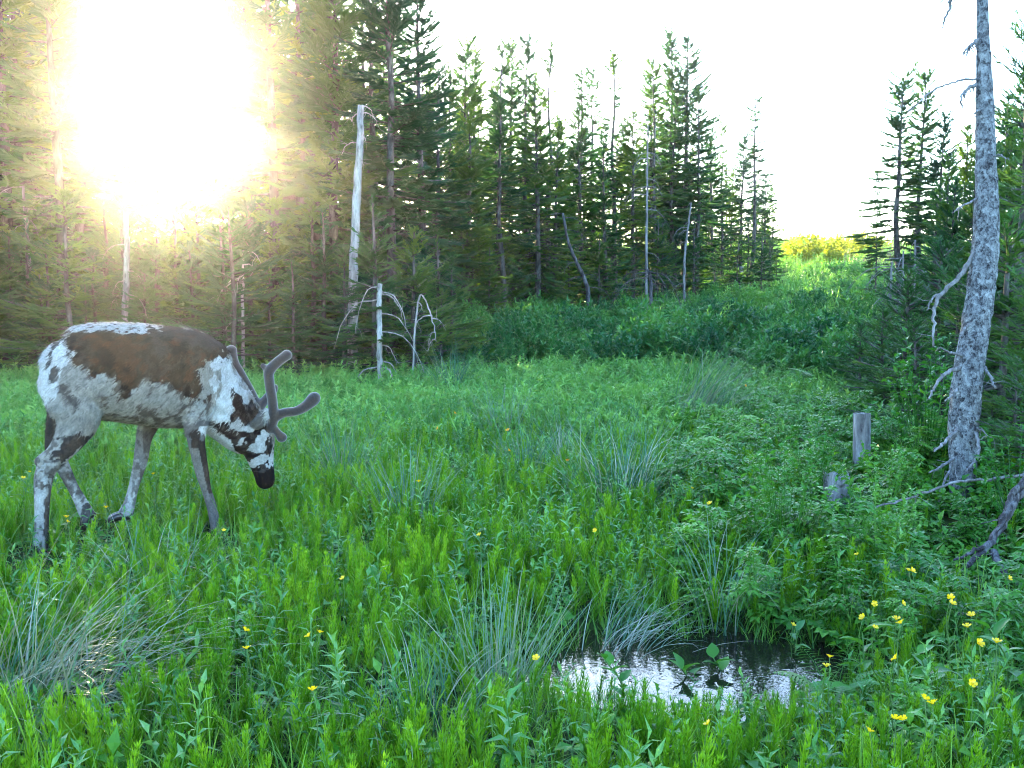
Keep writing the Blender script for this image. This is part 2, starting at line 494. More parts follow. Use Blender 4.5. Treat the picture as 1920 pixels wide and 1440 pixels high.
def spruce(seed, H=6.0, rad=.95, base=.18, per_m=24, droop=.35, prof=.8, thin=.0, near=False, dead=26, trunk_r=.075, club=0.0, lean=0.0, tw=.046):
    rg = np.random.default_rng(seed)
    tr, cr = MB(), MB()
    nb = 9
    zz = np.linspace(-.25, H, nb)
    ax = np.cumsum(rg.normal(0, .025 * H / 6, nb)); ay = np.cumsum(rg.normal(0, .025 * H / 6, nb))
    ax -= ax[0] ; ay -= ay[0]
    ax = ax + lean * (zz / H)
    axis = spline(np.stack([ax, ay, zz], -1), 22)
    tt = (axis[:, 2] + .25) / (H + .25)
    tube(tr, axis, trunk_r * (1 - tt) ** .85 + .007 + .03 * trunk_r / .075 * np.exp(-(tt / .05) ** 2), 8, rough=.04, rg=rg)
    ctr = lambda z: np.array([np.interp(z, axis[:, 2], axis[:, 0]), np.interp(z, axis[:, 2], axis[:, 1]), z])
    nbr = int(per_m * H * (1 - base))
    tz = np.sort(rg.uniform(0, 1, nbr))
    for t in tz:
        z = H * (base + (1 - base) * t)
        if rg.random() < thin * (1 - t):
            continue
        pr = (1 - t) ** prof
        if club:
            pr = max(pr * (1 - club), .30 * club + .1) if t > .82 else pr * (1 - club * np.exp(-((t - .72) / .12) ** 2))
        L = rad * (pr * rg.uniform(.55, 1.12) + .07)
        if t < .15:
            L *= rg.uniform(.5, 1)
        az = rg.uniform(0, 2 * math.pi)
        hd = A(math.cos(az), math.sin(az), 0)
        el = rg.uniform(-.15, .2) + .75 * t ** 2
        s = np.linspace(0, 1, 7)
        dz = L * (math.tan(el) * s - droop * (1 - t) * s ** 1.5 + .22 * s ** 3)
        sw = rg.normal(0, .10) * L
        side = A(-hd[1], hd[0], 0)
        C = ctr(z) + hd * (L * s)[:, None] + side * (sw * s ** 2)[:, None] + A(0, 0, 1) * dz[:, None]
        tube(tr, C[[0, 3, 6]], A(.011, .006, .0025) * (.5 + L) * (1.3 if near else 1), 3)
        nt = max(int(L / (.040 if not near else .034)), 3)
        ss = rg.uniform(.12 if t > .3 else .28, 1.0, nt * 2)
        p = np.stack([np.interp(ss, s, C[:, k]) for k in range(3)], -1)
        tg = unit(C[-1] - C[2])
        sg = np.where(np.arange(nt * 2) % 2 == 0, 1, -1)
        an = np.radians(rg.uniform(28, 62, nt * 2)) * (1 - .45 * ss)
        d = tg * np.cos(an)[:, None] + side * (sg * np.sin(an))[:, None]
        d[:, 2] += rg.normal(-.06, .16, nt * 2)
        d = unit(d)
        l = np.clip(L * .42 * (1.1 - ss) + .05, .05, .24) * rg.uniform(.7, 1.25, nt * 2)
        if near:
            needle_twig(cr, p, d, l, rg)
            feather(cr, p, d, l, np.full(len(l), .012), rg)
            needle_twig(cr, C[2:6], unit(C[3:7] - C[2:6]), np.linalg.norm(C[3:7] - C[2:6], axis=1), rg)
        else:
            feather(cr, p, d, l, tw * rg.uniform(.7, 1.2, len(l)), rg)
            feather(cr, C[2:6], unit(C[3:7] - C[2:6]), np.linalg.norm(C[3:7] - C[2:6], axis=1) * 1.2, np.full(4, tw * 1.1), rg)
    # leader
    top = ctr(H)
    p = np.tile(top - A(0, 0, .22), (10, 1)) + A(0, 0, 1) * np.linspace(0, .2, 10)[:, None]
    d = unit(np.stack([rg.normal(0, .5, 10), rg.normal(0, .5, 10), np.full(10, .9)], -1))
    (needle_twig(cr, p, d, np.full(10, .09), rg) if near else feather(cr, p, d, np.full(10, .12), np.full(10, tw), rg))
    # bare dead limbs on the shaded lower trunk
    for q in range(dead):
        z = H * rg.uniform(.02, base + .25)
        az = rg.uniform(0, 2 * math.pi); L = rg.uniform(.2, .8) * rad
        hd = A(math.cos(az), math.sin(az), 0)
        s = np.linspace(0, 1, 5)
        C = ctr(z) + hd * (L * s)[:, None] + A(0, 0, 1) * (L * (rg.uniform(-.1, .3) * s - rg.uniform(.2, .9) * s ** 2))[:, None]
        C += rg.normal(0, .012, C.shape)
        tube(tr, C, np.linspace(.0075, .002, 5), 3)
        for k in range(4):
            i = rg.integers(1, 5); a2 = az + rg.choice([-1, 1]) * rg.uniform(.4, 1.1)
            l2 = L * rg.uniform(.2, .45)
            e = C[i] + A(math.cos(a2), math.sin(a2), -rg.uniform(.0, .9)) * l2
            tube(tr, np.stack([C[i], (C[i] + e) / 2 + rg.normal(0, .01, 3), e]), A(.0035, .0025, .0012), 3)
    return tr.mesh('spruce_trunk', M['bark'], smooth=True), cr.mesh('spruce_crown', M['fir'] if near else M['needle'])


TALL = [spruce(11 + k, 6.0, r, b, pm, dr, pf, th, dead=d, club=cl) for k, (r, b, pm, dr, pf, th, d, cl) in enumerate([
    (1.10, .14, 36, .42, .70, .08, 30, 0), (1.0, .20, 33, .50, .62, .15, 34, .25), (1.20, .10, 38, .35, .80, .03, 22, 0),
    (.95, .26, 30, .55, .52, .20, 36, .35), (1.15, .16, 34, .45, .66, .12, 30, .15), (.85, .12, 38, .40, .58, .12, 28, .2)])]
SLIM = [spruce(31 + k, 6.0, r, b, pm, dr, pf, th, dead=d, trunk_r=.055, club=cl) for k, (r, b, pm, dr, pf, th, d, cl) in enumerate([
    (.72, .22, 26, .5, .5, .3, 34, .5), (.65, .28, 24, .5, .45, .35, 36, .6), (.80, .18, 28, .45, .6, .2, 30, .3), (.60, .32, 22, .5, .4, .4, 34, .7)])]
YOUNG = [spruce(51 + k, 2.2, r, .03, 34, dr, .9, 0, dead=5, trunk_r=.028, tw=.028) for k, (r, dr) in enumerate([(.75, .2), (.65, .3), (.85, .15)])]
NEARFIR = [spruce(61 + k, 1.4, r, .02, pm, dr, .8, 0, near=True, dead=10, trunk_r=.022) for k, (r, dr, pm) in enumerate([(.62, .15, 54), (.70, .3, 50)])]
NEARTALL = [spruce(71, 4.0, .95, .04, 26, .35, .75, .05, near=True, dead=24, trunk_r=.06)]
PROTO_H = {id(TALL): 6.0, id(SLIM): 6.0, id(YOUNG): 2.2, id(NEARFIR): 1.4, id(NEARTALL): 4.0}
trng = np.random.default_rng(5)


def landmark(px):
    for lim, txt in ((85, 'beside the slanting bare trunk'), (230, 'behind the reindeer rump'), (400, 'behind the reindeer back'), (600, 'beyond the reindeer antlers'), (725, 'around the tall silver snag'),
                     (845, 'beyond the short pale stub'), (1000, 'where it joins the hazy forest'), (1130, 'around its leaning dark dead trunk'), (1262, 'around the tangle of dead branches'), (1350, 'around its tilted dead pole')):
        if px < lim:
            return txt
    return 'at its open end'




def tree(kind, k, base, H, label, group=None, wide=1.0, name='spruce_tree', tilt=(0, 0)):
    trunk, crown = kind[k % len(kind)]
    s = H / PROTO_H[id(kind)]
    o = thing(name, label, 'tree', base, trng.uniform(0, 6.28), group, (s * wide, s * wide, s))
    o.rotation_euler = (tilt[0], tilt[1], trng.uniform(0, 6.28))
    link('trunk', trunk, o)
    link('crown', crown, o)
    return o


def height_to(px, top, Y):
    return float(at(px, top, Y)[2] - stand(px, Y)[2])


# tall trees of the forest edge behind the animal (top of frame cuts most of them)
EDGE = [(15, -260, 13.5), (62, -180, 15.0), (118, -240, 13.2), (172, -150, 16.5), (470, -160, 15.5), (512, -260, 14.2), (560, -200, 15.2),
        (632, -170, 13.6), (690, -60, 15.5), (738, -150, 13.4), (792, -40, 14.6), (-60, -240, 14), (-140, -200, 13), (38, -120, 14.4), (95, -90, 15.6), (148, -60, 14.6), (488, -60, 16.4), (600, -90, 16)]
LAB = 'tall spruce in the hazy forest edge, top cut off by the frame'   # completed by its landmark
for q, (px, top, Y) in enumerate(EDGE):
    own = {2: 'tall spruce with a leaning bare grey trunk behind the reindeer rump', 7: 'tall spruce with bare grey trunk just left of the silver snag'.replace('left of', 'beside'),
           9: 'tall dark spruce with sparse crown beyond the silver snag', 10: 'tall spruce standing at the end of the hazy forest edge'}.get(q)
    tree(TALL, q + (q // 6), stand(px, Y), height_to(px, top, Y), own or LAB.replace('top cut', landmark(px) + ', top cut').replace('cut off by the frame', 'out of view'), 'tall spruces of the forest edge', wide=1.0 if q < 11 else 1.2)
# second row, lower where the sun stands
SECOND = []
for q in range(34):
    px = -120 + q * 29 + trng.uniform(-16, 16)
    Y = trng.uniform(17, 26)
    top = trng.uniform(-120, 60)
    if 175 < px < 450:
        top = trng.uniform(300, 400); Y = trng.uniform(15, 18)
    if px > 760:
        top = trng.uniform(90, 190)
    SECOND.append((px, top, Y))
for q, (px, top, Y) in enumerate(SECOND):
    low = 175 < px < 450
    tree(TALL, q * 5 + 1, stand(px, Y), height_to(px, top, Y),
         'short spruce below the low sun behind the reindeer' if low else 'slender spruce deeper in the hazy forest, ' + landmark(px),
         'short spruces below the sun' if low else 'deeper forest spruces', wide=1.15 if low else 1.0)
# young firs along the foot of the edge
for q in range(58):
    px = -120 + q * 17 + trng.uniform(-14, 14)
    Y = trng.uniform(11.6, 14.8)
    top = trng.uniform(350, 560)
    tree(YOUNG, q, stand(px, Y), height_to(px, top, Y), 'young fir at the foot of the hazy forest edge, ' + landmark(px), 'young firs along the forest edge', wide=1.25, name='young_fir')
for q, (px, top, Y) in enumerate([(236, 372, 12.9), (268, 395, 13.3), (300, 365, 13.0), (205, 380, 13.2), (335, 385, 12.8), (375, 370, 13.2)]):  # firs added to keep direct sun off the near meadow and trim the glow
    tree(YOUNG, q, stand(px, Y), height_to(px, top, Y), 'half-grown fir added to block the low sun, ' + landmark(px), 'half-grown firs blocking the sun', wide=1.1, name='young_fir')
# stand in the middle distance beside the clearing
MID = [(845, 150, 19), (868, 95, 22), (900, 112, 23), (935, 105, 21), (962, 108, 24), (986, 98, 23), (1030, 112, 22), (1008, 165, 20), (1090, 140, 25),
       (1112, 150, 27), (1147, 112, 26), (1085, 200, 23), (1205, 150, 27), (1226, 130, 26), (1245, 82, 28), (1281, 88, 28), (1302, 190, 27), (1330, 250, 30), (1350, 235, 31),
       (1385, 262, 32), (1407, 190, 31), (1428, 330, 33), (1442, 345, 35), (880, 210, 18), (950, 190, 19), (1040, 240, 21), (1135, 250, 23), (1185, 215, 25), (1262, 200, 27)]
for q, (px, top, Y) in enumerate(MID):
    slim = px in (1090, 1112, 1147, 1407, 1030, 986, 935, 1350, 1226)
    own = {1245: 'tallest spruce of the cluster in the middle stand, two-topped beside its twin', 1281: 'tall twin-topped spruce next to the tallest one in the middle stand',
           1407: 'thin lone spruce with tufted top at the open end of the middle stand', 1147: 'very thin sparse spruce with ragged tip in the middle stand'}.get(px)
    tree(SLIM if slim else TALL, q * 7 + 3, stand(px, Y), height_to(px, top, Y), own or (('thin sparse spruce' if slim else 'dark full spruce') + ' in the stand beside the clearing, ' + landmark(px)),
         'thin spruces of the middle stand' if slim else 'full spruces of the middle stand', wide=1.2 if slim else 1.08)
for q in range(30):
    px = 840 + q * 20.5 + trng.uniform(-10, 10)
    Y = 25 + (px - 850) * .017 + trng.uniform(0, 5)
    top = np.interp(px, [840, 1000, 1100, 1190, 1250, 1310, 1400, 1460], [170, 190, 250, 260, 190, 290, 320, 400]) + trng.uniform(-30, 60)
    tree(TALL if q % 3 else SLIM, q * 3 + 2, stand(px, Y), height_to(px, top, Y), 'spruce seen between the front trees of the middle stand, ' + landmark(px), 'inner spruces of the middle stand', wide=1.0)
for q in range(30):
    px = 850 + q * 21 + trng.uniform(-10, 10)
    Y = 17.5 + (px - 850) * .021 + trng.uniform(-1, 1.5)
    tree(YOUNG, q + 1, stand(px, Y), height_to(px, trng.uniform(405, 480), Y), 'young fir at the foot of the middle stand, ' + landmark(px), 'young firs of the middle stand', wide=1.1, name='young_fir')
# right-hand side
RIGHT = [(1692, 155, 17.5, 'tall open-branched spruce standing alone at the clearing, bare below', 1.25, TALL, 3), (1722, 160, 18.2, 'slimmer spruce close behind the open-branched one at the clearing', 1.1, TALL, 1),
         (1752, 225, 17.0, 'shorter spruce with spiky top beside the open-branched pair', 1.0, TALL, 4), (1640, 330, 20, 'low spruce half hidden behind the open-branched pair', .8, SLIM, 2)]
for px, top, Y, lab, w, kind, k in RIGHT:
    tree(kind, k, stand(px, Y), height_to(px, top, Y), lab, None, wide=w)
for q, (px, top, Y) in enumerate([(1795, 245, 13), (1830, 225, 14), (1768, 300, 12), (1866, 190, 12.5), (1900, 130, 14), (1960, 90, 13), (1815, 330, 10.5), (1780, 340, 11), (1850, 280, 10.5), (1890, 250, 10), (1925, 200, 10.5), (1745, 350, 13)]):
    tree(TALL, q * 2, stand(px, Y), height_to(px, top, Y), 'dense spruce in the wall of trees behind the dead pale trunk', 'spruces behind the dead trunk', wide=.9)
for q, (px, top, Y, lab) in enumerate([(1905, 40, 8.6, 'tall fir with tufted crown rising beyond the dead pale trunk'), (1965, 120, 7.6, 'fir with dense green boughs at the edge beyond the dead pale trunk')]):
    tree(NEARTALL, q, stand(px, Y), height_to(px, top, Y), lab, None, wide=1.0, name='fir_tree')
FIRS_R = ['beside the flat-topped stump', 'before the open-branched spruce', 'at the dead pale trunk']
for q, (px, top, Y) in enumerate([(1700, 515, 8.6), (1752, 465, 9.2), (1655, 580, 9.6), (1612, 610, 10.6), (1792, 500, 7.9), (1880, 420, 7.2), (1935, 500, 6.6), (1722, 610, 7.3), (1838, 545, 7.5), (1905, 690, 6.0), (1772, 640, 6.8), (1868, 760, 6.1), (1570, 640, 11.2), (1660, 690, 8.2), (1950, 640, 5.4)]):
    tree(NEARFIR, q, stand(px, Y), height_to(px, top, Y), 'young dark green fir ' + ('at the thicket edge beyond the flat-topped stump' if px < 1680 else 'in the wall of boughs behind the leafy sapling' if px < 1780 else 'crowding the dead pale trunk'), 'young firs around the dead trunk', wide=1.15, name='young_fir')
# ------------------------------------------------------------------ meadow plants (prototypes)
prg = np.random.default_rng(21)


def p_horsetail(seed, H):
    g = np.random.default_rng(seed); mb = MB()
    lean = g.normal(0, .08, 2)
    z = np.linspace(0, 1, 5)
    C = np.stack([lean[0] * H * z ** 1.6, lean[1] * H * z ** 1.6, H * z], -1)
    tube(mb, C, np.linspace(.0022, .0009, 5), 3)
    nw = 9
    for k in range(nw):
        t = .22 + .76 * k / (nw - 1)
        p0 = np.array([np.interp(t, z, C[:, i]) for i in range(3)])
        n = 8
        az = np.arange(n) * 2 * math.pi / n + g.uniform(0, 6)
        L = (.052 * (1 - t) ** .7 + .016) * g.uniform(.75, 1.2, n)
        blades(mb, np.tile(p0, (n, 1)), az, L, np.full(n, .75) + g.normal(0, .15, n), np.full(n, -.45), np.full(n, .0032), 2, rg=g)
    return mb.mesh('horsetail', M['horsetail'])


def p_grass(seed, n, H, W, lean=.35, curl=.9, mat='grass', spread=.035):
    g = np.random.default_rng(seed); mb = MB()
    P = np.stack([g.normal(0, spread, n), g.normal(0, spread, n), np.zeros(n)], -1)
    az = g.uniform(0, 2 * math.pi, n)
    blades(mb, P, az, H * g.uniform(.55, 1.15, n), np.abs(g.normal(0, lean, n)), curl * g.uniform(.2, 1.3, n), W * g.uniform(.7, 1.3, n), 4, rg=g)
    return mb.mesh('grass_tuft', M[mat])


def p_herb(seed, H, nl, ll, lw, mat='herb', top=True):
    g = np.random.default_rng(seed); mb = MB()
    ln = g.normal(0, .12, 2)
    z = np.linspace(0, 1, 5)
    C = np.stack([ln[0] * H * z ** 1.5, ln[1] * H * z ** 1.5, H * z], -1)
    tube(mb, C, np.linspace(.0025, .0012, 5), 3)
    t = np.linspace(.18, 1, nl)
    p = np.stack([np.interp(t, z, C[:, i]) for i in range(3)], -1)
    az = np.arange(nl) * 2.4 + g.uniform(0, 6)
    el = .25 + .9 * t ** 3
    d = np.stack([np.cos(az) * np.cos(el), np.sin(az) * np.cos(el), np.sin(el)], -1)
    L = ll * (1 - .45 * np.abs(t - .45)) * g.uniform(.8, 1.2, nl)
    leaves(mb, p, d, np.tile(A(0, 0, 1), (nl, 1)) + g.normal(0, .15, (nl, 3)), L, lw * L / ll, .18, .35)
    return mb.mesh('leafy_herb', M[mat])


def p_cover(seed, n, H, L, mat='cover'):
    """low three-lobed leaves on short stalks"""
    g = np.random.default_rng(seed); mb = MB()
    for k in range(n):
        az = g.uniform(0, 6.28); r = g.uniform(.01, .09); h = H * g.uniform(.5, 1.1)
        tip = A(math.cos(az) * r, math.sin(az) * r, h)
        tube(mb, np.stack([A(0, 0, 0), tip * A(.4, .4, .6), tip]), A(.0016, .0013, .001), 3)
        nrm = unit(A(math.cos(az) * .45, math.sin(az) * .45, 1) + g.normal(0, .2, 3))
        for da in (-.95, 0, .95):
            d = A(math.cos(az + da), math.sin(az + da), g.normal(0, .15))
            l = L * g.uniform(.8, 1.15)
            leaves(mb, tip[None], d[None], nrm[None], l, l * .62, .12, .2, wide=.6)
    return mb.mesh('lobed_leaves', M[mat])


def p_pinnate(seed, H, ns, mat='broad', size=.045):
    """bushy stems with feathered leaves of oval leaflets"""
    g = np.random.default_rng(seed); mb = MB()
    for k in range(ns):
        az = g.uniform(0, 6.28); h = H * g.uniform(.6, 1.1); out = g.uniform(.03, .28) * H
        z = np.linspace(0, 1, 5)
        C = np.stack([math.cos(az) * out * z ** 1.5, math.sin(az) * out * z ** 1.5, h * z], -1)
        tube(mb, C, np.linspace(.004, .0015, 5), 3)
        for t in np.linspace(.3, 1, 7):
            p = np.array([np.interp(t, z, C[:, i]) for i in range(3)])
            a = g.uniform(0, 6.28); el = g.uniform(.1, .6)
            d = A(math.cos(a) * math.cos(el), math.sin(a) * math.cos(el), math.sin(el)); l = g.uniform(.10, .16) * H / .5
            s = np.linspace(.2, 1, 4)
            q = p + d * (l * s)[:, None] - A(0, 0, 1) * (.35 * l * s ** 2)[:, None]
            sd = unit(np.cross(d, A(0, 0, 1)))
            for sg in (-1, 1):
                dd = unit(d * .55 + sd * sg + A(0, 0, -.15)) + g.normal(0, .12, (4, 3))
                leaves(mb, q, dd, np.tile(A(0, 0, 1), (4, 1)) + g.normal(0, .25, (4, 3)), size * g.uniform(.8, 1.25, 4), size * .55, .12, .2)
            leaves(mb, q[-1:], d[None], A(0, 0, 1)[None], size * 1.2, size * .6, .12, .3)
    return mb.mesh('pinnate_bush', M[mat])


def p_shrub(seed, H, Rr, n, ll, mat='shrub', up=.8, lw=.36):
    """dome of upright leafy shoots"""
    g = np.random.default_rng(seed); mb = MB()
    ns = n // 14
    for k in range(ns):
        az = g.uniform(0, 6.28); r = Rr * math.sqrt(g.uniform(0, 1))
        h = H * (1 - .55 * (r / Rr) ** 2) * g.uniform(.75, 1.12)
        tip = A(math.cos(az) * r, math.sin(az) * r, h)
        s = np.linspace(0, 1, 4)
        C = np.stack([tip[0] * s ** .7, tip[1] * s ** .7, tip[2] * s], -1)
        tube(mb, C, np.linspace(.006, .0015, 4), 3)
        t = g.uniform(.45, 1, 14) ** .7
        p = np.stack([np.interp(t, s, C[:, i]) for i in range(3)], -1)
        a = g.uniform(0, 6.28, 14); el = g.normal(up, .35, 14)
        d = np.stack([np.cos(a) * np.cos(el), np.sin(a) * np.cos(el), np.sin(el)], -1)
        leaves(mb, p, d, np.tile(A(0, 0, 1), (14, 1)) + g.normal(0, .4, (14, 3)), ll * g.uniform(.7, 1.2, 14), ll * lw, .15, .2)
    return mb.mesh('leafy_shrub', M[mat])


def p_fern(seed, nf, L):
    g = np.random.default_rng(seed); mb = MB()
    for k in range(nf):
        az = 6.28 * k / nf + g.normal(0, .25); l = L * g.uniform(.75, 1.1)
        s = np.linspace(0, 1, 20)
        hd = A(math.cos(az), math.sin(az), 0)
        lean = g.uniform(.25, .75)
        C = hd * (l * (lean * s + .25 * s ** 2))[:, None] + A(0, 0, 1) * (l * (s * .95 - .42 * s ** 2.4))[:, None]
        tube(mb, C[::4], np.linspace(.003, .001, 5), 3)
        sd = A(-hd[1], hd[0], 0)
        tg = unit(np.gradient(C, axis=0))
        w = .24 * l * np.sin(np.clip((s - .12) / .88, 0, 1) ** .6 * math.pi * .97) ** .9
        for sg in (-1, 1):
            i = np.arange(3, 20)
            d = unit(sd * sg + tg[i] * .35 + A(0, 0, -.1))
            leaves(mb, C[i], d, np.tile(A(0, 0, 1), (len(i), 1)) + hd * .3, w[i] + .004, .026 * l / .5, .08, .12, wide=.35)
    return mb.mesh('fern_fronds', M['fern'])


# ------------------------------------------------------------------ scattering (ground cover nobody could count)
def scatter(name, meshes, P, rot, scl, idx, label, cat):
    pc = bpy.data.collections.new(name + '_kinds')
    for k, me in enumerate(meshes):
        pc.objects.link(bpy.data.objects.new('%s_kind_%02d' % (name, k), me))
    me = bpy.data.meshes.new(name)
    n = len(P)
    me.vertices.add(n)
    me.vertices.foreach_set('co', np.asarray(P, np.float32).ravel())
    for nm, ty, val in (('rot', 'FLOAT_VECTOR', rot), ('scl', 'FLOAT_VECTOR', scl)):
        a = me.attributes.new(nm, ty, 'POINT'); a.data.foreach_set('vector', np.asarray(val, np.float32).ravel())
    a = me.attributes.new('kind_index', 'INT', 'POINT'); a.data.foreach_set('value', np.asarray(idx, np.int32))
    o = link(name, me)
    tag(o, label, cat, None, 'stuff')
    ng = bpy.data.node_groups.new(name + '_scatter', 'GeometryNodeTree')
    ng.interface.new_socket('Geometry', in_out='INPUT', socket_type='NodeSocketGeometry')
    ng.interface.new_socket('Geometry', in_out='OUTPUT', socket_type='NodeSocketGeometry')
    N, Lk = ng.nodes, ng.links
    gi, go = N.new('NodeGroupInput'), N.new('NodeGroupOutput')
    ip = N.new('GeometryNodeInstanceOnPoints')
    ci = N.new('GeometryNodeCollectionInfo'); ci.inputs[0].default_value = pc
    ci.inputs['Separate Children'].default_value = True; ci.inputs['Reset Children'].default_value = True
    ip.inputs['Pick Instance'].default_value = True

    def attr(nm, ty):
        q = N.new('GeometryNodeInputNamedAttribute'); q.data_type = ty; q.inputs['Name'].default_value = nm
        return q.outputs[0]
    e2r = N.new('FunctionNodeEulerToRotation')
    Lk.new(attr('rot', 'FLOAT_VECTOR'), e2r.inputs[0])
    Lk.new(gi.outputs[0], ip.inputs['Points'])
    Lk.new(ci.outputs[0], ip.inputs['Instance'])
    Lk.new(attr('kind_index', 'INT'), ip.inputs['Instance Index'])
    Lk.new(e2r.outputs[0], ip.inputs['Rotation'])
    Lk.new(attr('scl', 'FLOAT_VECTOR'), ip.inputs['Scale'])
    Lk.new(ip.outputs[0], go.inputs[0])
    md = o.modifiers.new('scatter', 'NODES'); md.node_group = ng
    return o


def wedge(n, r0, r1, half=R(35), g=prg):
    r = np.sqrt(g.uniform(0, 1, n) * (r1 ** 2 - r0 ** 2) + r0 ** 2)
    a = g.uniform(-half, half, n)
    return np.stack([r * np.sin(a), r * np.cos(a)], -1)


def place(XY, keep, s0, s1, tilt=.12, g=prg, nk=1, sink=.01):
    XY = XY[keep]
    n = len(XY)
    P = np.stack([XY[:, 0], XY[:, 1], gz(XY[:, 0], XY[:, 1]) - sink], -1)
    rot = np.stack([g.normal(0, tilt, n), g.normal(0, tilt, n), g.uniform(0, 6.28, n)], -1)
    s = g.uniform(s0, s1, n)
    s = s * (1 - .45 * np.exp(-((P[:, 0] - PUD[0] - .2) / .75) ** 2 - ((P[:, 1] - PUD[1] + .35) / .55) ** 2))   # short growth on the puddle bank
    return P, rot, np.repeat(s[:, None], 3, 1), g.integers(0, nk, n)


def in_forest(x, y):
    """0..1: trees and undergrowth instead of open meadow"""
    left = np.clip((y - 11.2 - .35 * np.clip(x + 2.5, 0, 9)) / 1.2, 0, 1) * (x < .30 * y - 2.0 - .10 * np.clip(y - 18, 0, 30))
    right = np.clip((x - .29 * y - .35) / .5, 0, 1) * (y > 4)
    return np.maximum(left, right)


def laurel_zone(x, y):
    e = 12.2 + 1.1 * np.sin(x * .8 + .6) - .8 * np.clip(x - 1.5, 0, 4)
    return np.clip((y - e) / .6, 0, 1) * np.clip((18.5 - y) / 3.5, .08, 1) * (x > -.10 * y + .6)


def build_meadow():
    g = prg
    HT = [p_horsetail(100 + k, h) for k, h in enumerate((.17, .20, .15, .185))]
    GR = [p_grass(120 + k, 13, h, .0045) for k, h in enumerate((.16, .20, .13))] + [p_grass(125, 7, .28, .0045, .3, .9)]
    HB = [p_herb(140, .20, 15, .055, .014), p_herb(141, .17, 13, .05, .013), p_herb(142, .24, 18, .06, .016), p_herb(143, .15, 11, .045, .02)]
    CV = [p_cover(160 + k, 5, .08, .042) for k in range(3)] + [p_herb(164, .10, 9, .05, .026, 'cover')]
    PN = [p_pinnate(180 + k, .34, 5) for k in range(3)]
    FG = [p_grass(190 + k, 40, .22, .009, .45, .8, 'meadow', .16) for k in range(2)] + [p_herb(192, .27, 22, .08, .024, 'meadow'), p_shrub(193, .24, .2, 150, .06, 'meadow', .7)]
    SH = [p_shrub(200 + k, h, r, n, .095) for k, (h, r, n) in enumerate(((.62, .40, 420), (.80, .42, 480), (.45, .36, 330)))]

    clear = [(*on_ground(px, py)[:2], rr) for px, py, rr in ((95, 1335, .30), (200, 1320, .24), (930, 1300, .10), (1150, 1250, .12), (1170, 950, .25), (1300, 790, .40), (765, 985, .14), (640, 905, .14), (20, 1330, .14), (1812, 985, .22), (1850, 1070, .30), (1795, 1075, .26), (1735, 1110, .22), (1900, 1010, .25), (82, 1050, .26), (60, 1090, .22), (168, 1010, .2), (232, 1010, .2), (405, 1020, .2))]

    def dry(XY, lim=.30, tall=True):
        x, y = XY[:, 0], XY[:, 1]
        k = puddle_field(x, y) < lim
        for sx, sy, rr, w in ((2.153, 6.4, 1.5, .15), (1.73, 5.5, .9, .14), (2.38, 5.5, .8, .2)) if tall else ():   # low growth on the open side of the stumps
            t = (sy - y) / rr
            k &= ~((t > -.1) & (t < 1) & (np.abs(x - sx * y / sy) < w * (1.2 - .5 * t)) & (g.random(len(x)) < .97))
        for cx_, cy_, rr in clear if tall else ():                                        # the rush tussocks crowd other plants out
            k &= ~(((x - cx_) ** 2 + (y - cy_) ** 2 < rr ** 2) & (g.random(len(x)) < .85))
        return k
    # horsetails: thick in the near left half, in patches elsewhere
    XY = wedge(13500, 2.2, 8.5)
    x, y = XY.T
    pt = fnoise(x, y, 1.6, 3) * .5 + .5
    den = np.clip(1.15 - .75 * np.clip(x - .1 - .1 * y, 0, 3), .15, 1) * np.clip((9 - y) / 3.5, .12, 1) * np.clip(.25 + 1.1 * pt, 0, 1)
    pr = place(XY, dry(XY) & (g.random(len(XY)) < den), .75, 1.2, nk=4)
    scatter('horsetails', HT, *pr, 'feathery bright green horsetails crowding the near meadow', 'horsetail')
    XY = wedge(9500, 2.2, 8.5)
    x, y = XY.T
    den = .45 + .5 * (fnoise(x, y, 1.1, 9) > 0)
    pr = place(XY, dry(XY, .55) & (g.random(len(XY)) < den), .7, 1.15, nk=4)
    scatter('grass', GR, *pr, 'thin arching green grass blades between the meadow plants', 'grass')
    XY = wedge(4800, 2.2, 9)
    x, y = XY.T
    den = np.clip(.25 + .8 * (fnoise(x, y, 1.3, 14) * .5 + .5) + .2 * (y > 5), 0, 1)
    pr = place(XY, dry(XY) & (g.random(len(XY)) < den), .7, 1.2, nk=4)
    scatter('leafy_herbs', HB, *pr, 'narrow-leaved upright herbs among the meadow grass', 'herbs')
    XY = wedge(5200, 2.2, 8)
    x, y = XY.T
    den = np.clip(.3 + .7 * np.clip((x - .1 * y) / .8, 0, 1), 0, 1)
    pr = place(XY, dry(XY, .3, False) & (g.random(len(XY)) < den), .8, 1.5, .2, nk=4)
    scatter('low_leaves', CV, *pr, 'low lobed leaves covering the damp ground', 'ground cover')
    # bushy broad-leaved undergrowth on the damp side
    XY = wedge(1500, 3.0, 9.5)
    x, y = XY.T
    den = np.clip((x - .13 * y + .05) / .35, 0, 1) * np.clip((x - .10 * y) * 2.5, 0, 1) * np.where((y < 3.9) & (x < 1.15), .25, 1.0) * .70
    pr = place(XY, dry(XY, .2) & (g.random(len(XY)) < den), .5, 1.0, .15, nk=3)
    scatter('leafy_undergrowth', PN, *pr, 'waist-low leafy undergrowth with oval leaflets around the stumps', 'undergrowth')
    # meadow farther off
    XY = wedge(13500, 7.5, 18, R(34))
    x, y = XY.T
    keep = dry(XY) & (g.random(len(XY)) < np.clip(1 - in_forest(x, y) * .8, 0, 1)) & (g.random(len(XY)) > laurel_zone(x, y) * .9)
    pr = place(XY, keep, .6, 1.1, .15, nk=4)
    scatter('far_meadow_grass', FG, *pr, 'pale green meadow grass and herbs towards the forest edge', 'grass')
